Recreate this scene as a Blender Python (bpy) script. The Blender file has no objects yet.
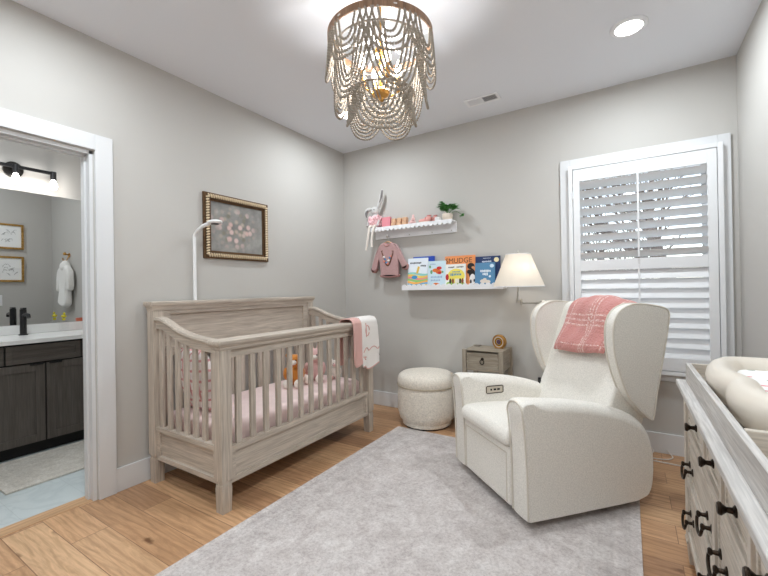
import bpy, bmesh, math, random
from mathutils import Vector, Matrix, Euler
random.seed(7)
sc = bpy.context.scene
COL = sc.collection
PI = math.pi
def R(d): return math.radians(d)

# ------------------------------------------------------------------ helpers
def lin(c):
    return c / 12.92 if c <= 0.04045 else ((c + 0.055) / 1.055) ** 2.4
def rgb(r, g, b):
    return (lin(r / 255), lin(g / 255), lin(b / 255), 1)

WM = {}
def wm(o): return WM.get(o.name, Matrix.Identity(4))

def link(o, parent=None, m=None):
    COL.objects.link(o)
    if m is not None:
        o.matrix_basis = m
    if parent is not None:
        o.parent = parent
        WM[o.name] = wm(parent) @ (m if m is not None else Matrix.Identity(4))
    else:
        WM[o.name] = m.copy() if m is not None else Matrix.Identity(4)
    return o

def tag(o, label, cat, group=None, kind=None):
    if label: o['label'] = label
    if cat: o['category'] = cat
    if group: o['group'] = group
    if kind: o['kind'] = kind
    return o

def thing(name, label, cat, loc, rz=0, group=None):
    o = bpy.data.objects.new(name, None)
    o.empty_display_size = 0.05
    link(o, None, Matrix.Translation(loc) @ Matrix.Rotation(rz, 4, 'Z'))
    return tag(o, label, cat, group)

class MB:
    """collects shapes; build() links them as ONE mesh object"""
    def __init__(s):
        s.bm = bmesh.new()
        s.uv = s.bm.loops.layers.uv.new('UVMap')
        s.wn = False
    def box(s, x0, x1, y0, y1, z0, z1, bev=0.0, seg=2, rot=None):
        m = Matrix.Translation(((x0+x1)/2, (y0+y1)/2, (z0+z1)/2))
        if rot is not None: m = m @ rot.to_4x4()
        m = m @ Matrix.Diagonal((abs(x1-x0), abs(y1-y0), abs(z1-z0), 1))
        r = bmesh.ops.create_cube(s.bm, size=1, matrix=m)
        if bev > 0:
            s.wn = True
            es = list({e for v in r['verts'] for e in v.link_edges})
            bmesh.ops.bevel(s.bm, geom=es, offset=bev, segments=seg, profile=0.5, affect='EDGES')
        return s
    def ring(s, pts):
        return [s.bm.verts.new(p) for p in pts]
    def bridge(s, a, b, closed=True):
        n = len(a)
        for i in range(n if closed else n-1):
            j = (i+1) % n
            try: s.bm.faces.new((a[i], a[j], b[j], b[i]))
            except ValueError: pass
    def cap(s, a, rev=False):
        try: s.bm.faces.new(list(reversed(a)) if rev else a)
        except ValueError: pass
    def tube(s, pts, r, n=8, closed=False, caps=True):
        pts = [Vector(p) for p in pts]
        N = len(pts)
        rs = r if isinstance(r, (list, tuple)) else [r]*N
        rings = []
        prev = None
        for i, p in enumerate(pts):
            if closed: t = pts[(i+1) % N] - pts[i-1]
            elif i == 0: t = pts[1]-pts[0]
            elif i == N-1: t = pts[-1]-pts[-2]
            else: t = (pts[i+1]-pts[i]).normalized() + (pts[i]-pts[i-1]).normalized()
            if t.length < 1e-9: t = Vector((0, 0, 1))
            t.normalize()
            if prev is None:
                a = Vector((0, 0, 1)) if abs(t.z) < 0.9 else Vector((1, 0, 0))
                u = t.cross(a).normalized()
            else:
                u = (prev - t*prev.dot(t))
                u = u.normalized() if u.length > 1e-6 else t.orthogonal().normalized()
            prev = u
            v = t.cross(u)
            rings.append(s.ring([p + rs[i]*(math.cos(2*PI*k/n)*u + math.sin(2*PI*k/n)*v) for k in range(n)]))
        for i in range(N-1): s.bridge(rings[i], rings[i+1])
        if closed: s.bridge(rings[-1], rings[0])
        elif caps:
            s.cap(rings[0], True); s.cap(rings[-1])
        return s
    def cyl(s, p0, p1, r, r1=None, n=20):
        return s.tube([p0, p1], [r, r if r1 is None else r1], n)
    def lathe(s, prof, c=(0, 0, 0), n=32, mat=None, caps=True):
        """prof: list of (r, z)"""
        M = mat if mat is not None else Matrix.Identity(4)
        c = Vector(c)
        rings = []
        for r, z in prof:
            rings.append(s.ring([c + M @ Vector((max(r, 1e-4)*math.cos(2*PI*k/n), max(r, 1e-4)*math.sin(2*PI*k/n), z)) for k in range(n)]))
        for i in range(len(rings)-1): s.bridge(rings[i], rings[i+1])
        if caps:
            s.cap(rings[0], True); s.cap(rings[-1])
        return s
    def ball(s, c, r, rot=None, u=14, v=9):
        if not isinstance(r, (tuple, list)): r = (r, r, r)
        m = Matrix.Translation(c)
        if rot is not None: m = m @ Euler(rot).to_matrix().to_4x4()
        m = m @ Matrix.Diagonal((r[0], r[1], r[2], 1))
        bmesh.ops.create_uvsphere(s.bm, u_segments=u, v_segments=v, radius=1, matrix=m)
        return s
    def prism(s, poly, a0, a1, f):
        """poly 2D points; f(p, a) -> 3D"""
        A = s.ring([f(p, a0) for p in poly]); B = s.ring([f(p, a1) for p in poly])
        s.bridge(A, B); s.cap(A, True); s.cap(B)
        return s
    def pillow(s, poly, half, r, f, w=None, seg=5, both=True):
        """prism of a convexish outline with rounded rims: layer offsets inward near both caps.
        w: per-vertex weight of the rounding"""
        n = len(poly)
        P = [Vector(p) for p in poly]
        area = sum(P[i].x*P[(i+1) % n].y - P[(i+1) % n].x*P[i].y for i in range(n))
        sg = 1 if area > 0 else -1
        nor = []
        for i in range(n):
            e = (P[(i+1) % n]-P[i]).normalized() + (P[i]-P[i-1]).normalized()
            e = e.normalized() if e.length > 1e-6 else Vector((1, 0))
            nor.append(Vector((-e.y, e.x))*sg)
        if w is None: w = [1]*n
        # never inset further than the local bend allows
        lim = []
        for i in range(n):
            a, b, c = P[i-2], P[i], P[(i+2) % n]
            ar = abs((b.x-a.x)*(c.y-a.y)-(c.x-a.x)*(b.y-a.y))
            R_ = (b-a).length*(c-b).length*(c-a).length/max(2*ar, 1e-9)
            lim.append(min(w[i], 0.75*R_/r))
        for _ in range(10):
            lim = [min(lim[i], (lim[i-1]+2*lim[i]+lim[(i+1) % n])/4) for i in range(n)]
        w = lim
        s.wn = True
        layers = []
        for k in range(seg+1):
            a = PI/2*k/seg
            layers.append((r*(1-math.sin(a)), -half + r*(1-math.cos(a))))
        lay = layers + [(o, -h) for o, h in reversed(layers)]
        if not both: lay = [(0, -half)] + [(o, -h) for o, h in reversed(layers)]
        rings = [s.ring([f(P[i]+nor[i]*o*w[i], h) for i in range(n)]) for o, h in lay]
        for i in range(len(rings)-1): s.bridge(rings[i], rings[i+1])
        s.cap(rings[0], True); s.cap(rings[-1])
        return s
    def sheet(s, fn, nu, nv):
        g = [[s.bm.verts.new(fn(i/nu, j/nv)) for j in range(nv+1)] for i in range(nu+1)]
        for i in range(nu):
            for j in range(nv):
                fc = s.bm.faces.new((g[i][j], g[i+1][j], g[i+1][j+1], g[i][j+1]))
                for l, (a, b) in zip(fc.loops, ((i, j), (i+1, j), (i+1, j+1), (i, j+1))):
                    l[s.uv].uv = (a/nu, b/nv)
        return s
    def build(s, name, mat, parent=None, local=False, base=None, smooth=35):
        """base: world point for the origin of a top-level mesh"""
        bm = s.bm
        bmesh.ops.recalc_face_normals(bm, faces=bm.faces)
        if parent is not None and not local:
            bm.transform(wm(parent).inverted())
        M = None
        if parent is None:
            if base is None:
                xs = [v.co for v in bm.verts]
                base = (sum(v.x for v in xs)/len(xs), sum(v.y for v in xs)/len(xs), min(v.z for v in xs))
            bm.transform(Matrix.Translation(-Vector(base)))
            M = Matrix.Translation(base)
        for fc in bm.faces: fc.smooth = True
        lim = R(smooth)
        for e in bm.edges:
            if len(e.link_faces) == 2:
                if e.calc_face_angle(0) > lim: e.smooth = False
            else: e.smooth = False
        me = bpy.data.meshes.new(name)
        bm.to_mesh(me); bm.free()
        o = bpy.data.objects.new(name, me)
        if mat is not None: me.materials.append(mat)
        if s.wn:
            wm_ = o.modifiers.new('weighted', 'WEIGHTED_NORMAL'); wm_.keep_sharp = True; wm_.weight = 80
        link(o, parent, M)
        return o

def struct(name, mb, mat, parent=None):
    o = mb.build(name, mat, parent)
    if parent is None: o['kind'] = 'structure'
    return o

def solidify(o, t, off=-1):
    m = o.modifiers.new('thick', 'SOLIDIFY'); m.thickness = t; m.offset = off
    return o
def subsurf(o, l=1):
    m = o.modifiers.new('sub', 'SUBSURF'); m.levels = l; m.render_levels = l
    return o
def blob(o, vox, it=6):
    m = o.modifiers.new('remesh', 'REMESH'); m.mode = 'VOXEL'; m.voxel_size = vox; m.use_smooth_shade = True
    m = o.modifiers.new('smooth', 'SMOOTH'); m.iterations = it; m.factor = 0.5
    return o
def F_yz(p, a): return Vector((a, p[0], p[1]))
def F_xz(p, a): return Vector((p[0], a, p[1]))
def F_xy(p, a): return Vector((p[0], p[1], a))
def spline(pts, n=6, closed=False):
    """Catmull-Rom through 2D or 3D points"""
    P = [Vector(p) for p in pts]; N = len(P); out = []
    for i in range(N if closed else N-1):
        if closed: a, b, c, d = P[i-1], P[i], P[(i+1) % N], P[(i+2) % N]
        else: a, b, c, d = P[max(i-1, 0)], P[i], P[i+1], P[min(i+2, N-1)]
        for k in range(n):
            t = k/n
            out.append(0.5*((2*b)+(c-a)*t+(2*a-5*b+4*c-d)*t*t+(3*b-a-3*c+d)*t**3))
    if not closed: out.append(P[-1])
    return out

# ------------------------------------------------------------------ materials
def new_mat(name):
    m = bpy.data.materials.new(name); m.use_nodes = True
    nt = m.node_tree
    b = nt.nodes['Principled BSDF']
    return m, nt, b
def N(nt, t, **kw):
    n = nt.nodes.new(t)
    for k, v in kw.items():
        if k in n.inputs: n.inputs[k].default_value = v
        else: setattr(n, k, v)
    return n
def plain(name, c, rough=0.5, metal=0.0, bump=0, bscale=200, var=0.0, vscale=6, sheen=0, spec=0.5, bdist=0.002):
    m, nt, b = new_mat(name)
    b.inputs['Base Color'].default_value = c
    b.inputs['Roughness'].default_value = rough
    b.inputs['Metallic'].default_value = metal
    b.inputs['Specular IOR Level'].default_value = spec
    if sheen:
        b.inputs['Sheen Weight'].default_value = sheen; b.inputs['Sheen Roughness'].default_value = 0.5
    tc = N(nt, 'ShaderNodeTexCoord')
    if bump:
        nz = N(nt, 'ShaderNodeTexNoise', Scale=bscale, Detail=3.0)
        nt.links.new(tc.outputs['Object'], nz.inputs['Vector'])
        bp = N(nt, 'ShaderNodeBump', Strength=bump, Distance=bdist)
        nt.links.new(nz.outputs['Fac'], bp.inputs['Height'])
        nt.links.new(bp.outputs['Normal'], b.inputs['Normal'])
    if var:
        nz = N(nt, 'ShaderNodeTexNoise', Scale=vscale, Detail=4.0)
        nt.links.new(tc.outputs['Object'], nz.inputs['Vector'])
        rp = N(nt, 'ShaderNodeValToRGB')
        rp.color_ramp.elements[0].color = tuple(x*(1-var) for x in c[:3])+(1,)
        rp.color_ramp.elements[0].position = 0.3
        rp.color_ramp.elements[1].color = tuple(min(1, x*(1+var)) for x in c[:3])+(1,)
        rp.color_ramp.elements[1].position = 0.7
        nt.links.new(nz.outputs['Fac'], rp.inputs['Fac'])
        nt.links.new(rp.outputs['Color'], b.inputs['Base Color'])
    return m
def wood(name, dark, mid, light, axis, k=1.0, rough=0.55):
    m, nt, b = new_mat(name)
    tc = N(nt, 'ShaderNodeTexCoord')
    sc_ = [26*k, 26*k, 26*k]; sc_['xyz'.index(axis)] = 1.6*k
    mp = N(nt, 'ShaderNodeMapping'); mp.inputs['Scale'].default_value = sc_
    nt.links.new(tc.outputs['Object'], mp.inputs['Vector'])
    n1 = N(nt, 'ShaderNodeTexNoise', Scale=1.0, Detail=6.0, Roughness=0.62, Distortion=0.9)
    nt.links.new(mp.outputs['Vector'], n1.inputs['Vector'])
    rp = N(nt, 'ShaderNodeValToRGB')
    e = rp.color_ramp.elements
    e[0].position = 0.28; e[0].color = dark
    e[1].position = 0.72; e[1].color = light
    x = e.new(0.5); x.color = mid
    nt.links.new(n1.outputs['Fac'], rp.inputs['Fac'])
    mp2 = N(nt, 'ShaderNodeMapping')
    s2 = [170*k, 170*k, 170*k]; s2['xyz'.index(axis)] = 7*k
    mp2.inputs['Scale'].default_value = s2
    nt.links.new(tc.outputs['Object'], mp2.inputs['Vector'])
    n2 = N(nt, 'ShaderNodeTexNoise', Scale=1.0, Detail=2.0)
    nt.links.new(mp2.outputs['Vector'], n2.inputs['Vector'])
    r2 = N(nt, 'ShaderNodeValToRGB')
    r2.color_ramp.elements[0].position = 0.4; r2.color_ramp.elements[0].color = (0.72, 0.72, 0.72, 1)
    r2.color_ramp.elements[1].position = 0.62; r2.color_ramp.elements[1].color = (1.06, 1.06, 1.06, 1)
    nt.links.new(n2.outputs['Fac'], r2.inputs['Fac'])
    mx = N(nt, 'ShaderNodeMix', data_type='RGBA', blend_type='MULTIPLY'); mx.inputs[0].default_value = 0.65
    nt.links.new(rp.outputs['Color'], mx.inputs[6]); nt.links.new(r2.outputs['Color'], mx.inputs[7])
    nt.links.new(mx.outputs[2], b.inputs['Base Color'])
    b.inputs['Roughness'].default_value = rough
    bp = N(nt, 'ShaderNodeBump', Strength=0.25, Distance=0.001)
    nt.links.new(n2.outputs['Fac'], bp.inputs['Height']); nt.links.new(bp.outputs['Normal'], b.inputs['Normal'])
    return m
def emit(name, c, s):
    m, nt, b = new_mat(name)
    b.inputs['Base Color'].default_value = c
    b.inputs['Emission Color'].default_value = c
    b.inputs['Emission Strength'].default_value = s
    return m

M = {}
M['wall'] = plain('wall_paint', rgb(192, 189, 184), 0.75, bump=0.03, bscale=350)
M['ceil'] = plain('ceiling_paint', rgb(228, 230, 235), 0.85, bump=0.03, bscale=300)
M['trim'] = plain('trim_paint', rgb(218, 219, 220), 0.35)
M['shutter'] = plain('shutter_paint', rgb(232, 233, 234), 0.4)
M['white'] = plain('white_lacquer', rgb(236, 236, 238), 0.35)
M['plastic'] = plain('white_plastic', rgb(238, 238, 238), 0.3)
M['black'] = plain('matte_black', rgb(22, 22, 24), 0.4)
M['dark'] = plain('dark_recess', rgb(20, 18, 17), 0.7)
M['bronze'] = plain('oil_rubbed_bronze', rgb(52, 42, 34), 0.35, metal=0.85, var=0.3, vscale=60)
M['brass'] = plain('aged_brass', rgb(196, 150, 84), 0.3, metal=1.0)
M['gold'] = plain('gold_leaf', rgb(176, 138, 76), 0.4, metal=0.7, var=0.25, vscale=40)
M['golddark'] = plain('old_gold_recess', rgb(96, 70, 44), 0.5, metal=0.4, var=0.3, vscale=50)
M['nickel'] = plain('brushed_nickel', rgb(190, 186, 178), 0.3, metal=1.0)
M['boucle'] = plain('ivory_boucle', rgb(228, 220, 207), 0.95, bump=1.0, bscale=80, var=0.13, vscale=75, sheen=0.2, spec=0.1, bdist=0.006)
M['linen'] = plain('ivory_linen', rgb(230, 226, 218), 0.92, bump=0.5, bscale=230, var=0.11, vscale=150, sheen=0.15, spec=0.15)
M['welt'] = plain('ivory_welt', rgb(216, 209, 197), 0.9, bump=0.3, bscale=300)
M['sheet'] = plain('pink_crib_sheet', rgb(236, 214, 210), 0.9, bump=0.2, bscale=25, var=0.03, vscale=20, bdist=0.01)
M['orange'] = plain('orange_plush', rgb(206, 132, 56), 0.95, bump=0.6, bscale=180, sheen=0.3)
M['cream'] = plain('cream_plush', rgb(236, 228, 218), 0.95, bump=0.6, bscale=180, sheen=0.3)
M['pinkplush'] = plain('pink_plush', rgb(226, 186, 182), 0.95, bump=0.6, bscale=180, sheen=0.3)
M['greyplush'] = plain('grey_plush', rgb(206, 204, 202), 0.95, bump=0.6, bscale=180, sheen=0.3)
M['greydark'] = plain('dark_grey_plush', rgb(120, 116, 114), 0.95, bump=0.6, bscale=180, sheen=0.3)
M['eye'] = plain('black_bead', rgb(20, 18, 18), 0.2)
M['mauve'] = plain('mauve_knit', rgb(182, 146, 144), 0.95, bump=0.5, bscale=300, sheen=0.2, var=0.05, vscale=40)
M['mauvedark'] = plain('dark_mauve_fabric', rgb(172, 128, 124), 0.95, bump=0.4, bscale=200)
M['pinkedge'] = plain('rose_edging', rgb(218, 174, 166), 0.9, bump=0.3, bscale=300)
M['knitwhite'] = plain('white_knit', rgb(240, 235, 230), 0.95, bump=0.5, bscale=240, sheen=0.2)
M['terry'] = plain('white_terry', rgb(238, 236, 232), 0.95, bump=0.8, bscale=120, sheen=0.2)
M['vinyl'] = plain('cream_vinyl', rgb(226, 217, 204), 0.38)
M['beech'] = plain('pale_beech', rgb(214, 172, 138), 0.55, var=0.1, vscale=30)
M['pinkbook'] = plain('pink_cover', rgb(222, 140, 150), 0.6)
M['pages'] = plain('paper_pages', rgb(238, 232, 220), 0.8)
M['paper'] = plain('white_paper', rgb(240, 240, 238), 0.7)
M['leaf'] = plain('green_leaf', rgb(66, 132, 56), 0.45, var=0.35, vscale=30)
M['pot'] = plain('cream_ceramic', rgb(226, 212, 196), 0.4)
M['counter'] = plain('white_quartz', rgb(236, 236, 234), 0.25, var=0.02, vscale=8)
M['coral'] = plain('coral_ceramic', rgb(226, 120, 88), 0.4)
M['yellow'] = plain('yellow_green_cap', rgb(196, 184, 40), 0.5)
M['cord'] = plain('white_cord', rgb(214, 208, 202), 0.5)
M['bark'] = plain('grey_bark', rgb(92, 82, 74), 0.9, bump=0.6, bscale=30, var=0.3, vscale=10)
M['soil'] = plain('winter_lawn', rgb(150, 140, 110), 0.95, var=0.25, vscale=3)
M['bead'] = plain('grey_washed_wood_bead', rgb(150, 140, 127), 0.55, var=0.12, vscale=40)
M['rim'] = wood('chandelier_band_wood', rgb(118, 88, 66), rgb(146, 112, 86), rgb(168, 134, 106), 'z', 1.5)
for ax in 'xyz':
    M['crib_'+ax] = wood('greige_oak_'+ax, rgb(176, 163, 150), rgb(194, 182, 168), rgb(210, 198, 185), ax)
    M['dres_'+ax] = wood('whitewashed_oak_'+ax, rgb(188, 176, 162), rgb(206, 196, 183), rgb(222, 214, 204), ax)
    M['night_'+ax] = wood('taupe_washed_wood_'+ax, rgb(146, 135, 118), rgb(168, 157, 140), rgb(186, 176, 160), ax)
    M['van_'+ax] = wood('charcoal_stained_wood_'+ax, rgb(78, 71, 65), rgb(86, 79, 73), rgb(94, 87, 81), ax, 0.8)
# dresser top / tray: the same oak, overhead light painted in as paler grey
M['dtop'] = wood('whitewashed_oak_toplit', rgb(176, 170, 164), rgb(200, 196, 192), rgb(218, 216, 213), 'y')

# plank floor
def floor_mat():
    m, nt, b = new_mat('oak_plank_floor')
    tc = N(nt, 'ShaderNodeTexCoord')
    mp = N(nt, 'ShaderNodeMapping'); mp.inputs['Location'].default_value = (0.35, 0.07, 0)
    nt.links.new(tc.outputs['Object'], mp.inputs['Vector'])
    br = N(nt, 'ShaderNodeTexBrick', offset=0.37, offset_frequency=2, squash=1.0)
    br.inputs['Color1'].default_value = (0, 0, 0, 1); br.inputs['Color2'].default_value = (1, 1, 1, 1)
    br.inputs['Mortar'].default_value = (0.5, 0.5, 0.5, 1)
    br.inputs['Scale'].default_value = 1.0; br.inputs['Mortar Size'].default_value = 0.0016
    br.inputs['Mortar Smooth'].default_value = 0.1; br.inputs['Bias'].default_value = 0.0
    br.inputs['Brick Width'].default_value = 0.95; br.inputs['Row Height'].default_value = 0.165
    nt.links.new(mp.outputs['Vector'], br.inputs['Vector'])
    rp = N(nt, 'ShaderNodeValToRGB'); e = rp.color_ramp.elements
    e[0].position = 0.0; e[0].color = rgb(168, 128, 96)
    e[1].position = 1.0; e[1].color = rgb(224, 186, 146)
    for pos, c in ((0.3, rgb(202, 160, 122)), (0.5, rgb(214, 172, 132)), (0.75, rgb(190, 148, 110))):
        x = e.new(pos); x.color = c
    nt.links.new(br.outputs['Color'], rp.inputs['Fac'])
    # grain, shifted per plank so that it breaks at the joints
    ad = N(nt, 'ShaderNodeVectorMath', operation='MULTIPLY_ADD')
    nt.links.new(br.outputs['Color'], ad.inputs[0]); ad.inputs[1].default_value = (7.3, 3.1, 5.7)
    nt.links.new(mp.outputs['Vector'], ad.inputs[2])
    g = N(nt, 'ShaderNodeMapping'); g.inputs['Scale'].default_value = (2.2, 22, 1)
    nt.links.new(ad.outputs[0], g.inputs['Vector'])
    n1 = N(nt, 'ShaderNodeTexNoise', Scale=1.0, Detail=8.0, Roughness=0.7, Distortion=2.6)
    nt.links.new(g.outputs['Vector'], n1.inputs['Vector'])
    gr = N(nt, 'ShaderNodeValToRGB')
    gr.color_ramp.elements[0].position = 0.25; gr.color_ramp.elements[0].color = (0.50, 0.45, 0.40, 1)
    gr.color_ramp.elements[1].position = 0.7; gr.color_ramp.elements[1].color = (1.1, 1.1, 1.1, 1)
    nt.links.new(n1.outputs['Fac'], gr.inputs['Fac'])
    mx = N(nt, 'ShaderNodeMix', data_type='RGBA', blend_type='MULTIPLY'); mx.inputs[0].default_value = 0.75
    nt.links.new(rp.outputs['Color'], mx.inputs[6]); nt.links.new(gr.outputs['Color'], mx.inputs[7])
    wv = N(nt, 'ShaderNodeTexWave', Scale=1.0, Distortion=11.0, Detail=4.0, wave_type='BANDS', bands_direction='Y')
    wv.inputs['Detail Scale'].default_value = 0.9
    gw = N(nt, 'ShaderNodeMapping'); gw.inputs['Scale'].default_value = (1.9, 9, 1)
    nt.links.new(ad.outputs[0], gw.inputs['Vector']); nt.links.new(gw.outputs['Vector'], wv.inputs['Vector'])
    wr = N(nt, 'ShaderNodeValToRGB')
    wr.color_ramp.elements[0].position = 0.05; wr.color_ramp.elements[0].color = (0.70, 0.63, 0.56, 1)
    wr.color_ramp.elements[1].position = 0.45; wr.color_ramp.elements[1].color = (1.03, 1.03, 1.03, 1)
    nt.links.new(wv.outputs['Fac'], wr.inputs['Fac'])
    mw = N(nt, 'ShaderNodeMix', data_type='RGBA', blend_type='MULTIPLY'); mw.inputs[0].default_value = 0.45
    nt.links.new(mx.outputs[2], mw.inputs[6]); nt.links.new(wr.outputs['Color'], mw.inputs[7])
    mx = mw
    # knots
    kx = N(nt, 'ShaderNodeMapping'); kx.inputs['Scale'].default_value = (3.4, 6.6, 1)
    nt.links.new(ad.outputs[0], kx.inputs['Vector'])
    vo = N(nt, 'ShaderNodeTexVoronoi', Scale=1.0, feature='F1')
    nt.links.new(kx.outputs['Vector'], vo.inputs['Vector'])
    kr = N(nt, 'ShaderNodeValToRGB')
    kr.color_ramp.elements[0].position = 0.09; kr.color_ramp.elements[0].color = (0.3, 0.22, 0.16, 1)
    kr.color_ramp.elements[1].position = 0.20; kr.color_ramp.elements[1].color = (1, 1, 1, 1)
    nd = N(nt, 'ShaderNodeTexNoise', Scale=26.0, Detail=3.0)
    nt.links.new(mp.outputs['Vector'], nd.inputs['Vector'])
    ka = N(nt, 'ShaderNodeMath', operation='MULTIPLY_ADD'); ka.inputs[1].default_value = 0.22; ka.inputs[2].default_value = -0.06
    nt.links.new(nd.outputs['Fac'], ka.inputs[0])
    kb = N(nt, 'ShaderNodeMath', operation='ADD')
    nt.links.new(vo.outputs['Distance'], kb.inputs[0]); nt.links.new(ka.outputs[0], kb.inputs[1])
    nt.links.new(kb.outputs[0], kr.inputs['Fac'])
    mk = N(nt, 'ShaderNodeMix', data_type='RGBA', blend_type='MULTIPLY'); mk.inputs[0].default_value = 0.9
    nt.links.new(mx.outputs[2], mk.inputs[6]); nt.links.new(kr.outputs['Color'], mk.inputs[7])
    # joints
    mj = N(nt, 'ShaderNodeMix', data_type='RGBA', blend_type='MIX')
    nt.links.new(br.outputs['Fac'], mj.inputs[0]); nt.links.new(mk.outputs[2], mj.inputs[6]); mj.inputs[7].default_value = rgb(128, 94, 66)
    nt.links.new(mj.outputs[2], b.inputs['Base Color'])
    b.inputs['Roughness'].default_value = 0.42
    bp = N(nt, 'ShaderNodeBump', Strength=0.3, Distance=0.001, invert=True)
    nt.links.new(br.outputs['Fac'], bp.inputs['Height']); nt.links.new(bp.outputs['Normal'], b.inputs['Normal'])
    return m
M['floor'] = floor_mat()

def tile_mat():
    m, nt, b = new_mat('pale_marble_tile')
    tc = N(nt, 'ShaderNodeTexCoord')
    br = N(nt, 'ShaderNodeTexBrick', offset=0.5)
    br.inputs['Color1'].default_value = rgb(206, 214, 214); br.inputs['Color2'].default_value = rgb(214, 220, 220)
    br.inputs['Mortar'].default_value = rgb(196, 203, 203)
    br.inputs['Scale'].default_value = 1.0; br.inputs['Mortar Size'].default_value = 0.0015
    br.inputs['Brick Width'].default_value = 0.6; br.inputs['Row Height'].default_value = 0.3
    nt.links.new(tc.outputs['Object'], br.inputs['Vector'])
    nz = N(nt, 'ShaderNodeTexNoise', Scale=3.0, Detail=8.0, Distortion=2.2)
    nt.links.new(tc.outputs['Object'], nz.inputs['Vector'])
    rp = N(nt, 'ShaderNodeValToRGB')
    rp.color_ramp.elements[0].position = 0.42; rp.color_ramp.elements[0].color = (1, 1, 1, 1)
    rp.color_ramp.elements[1].position = 0.5; rp.color_ramp.elements[1].color = (0.86, 0.88, 0.89, 1)
    x = rp.color_ramp.elements.new(0.56); x.color = (1, 1, 1, 1)
    nt.links.new(nz.outputs['Fac'], rp.inputs['Fac'])
    mx = N(nt, 'ShaderNodeMix', data_type='RGBA', blend_type='MULTIPLY'); mx.inputs[0].default_value = 0.7
    nt.links.new(br.outputs['Color'], mx.inputs[6]); nt.links.new(rp.outputs['Color'], mx.inputs[7])
    nt.links.new(mx.outputs[2], b.inputs['Base Color']); b.inputs['Roughness'].default_value = 0.25
    return m
M['tile'] = tile_mat()

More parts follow.
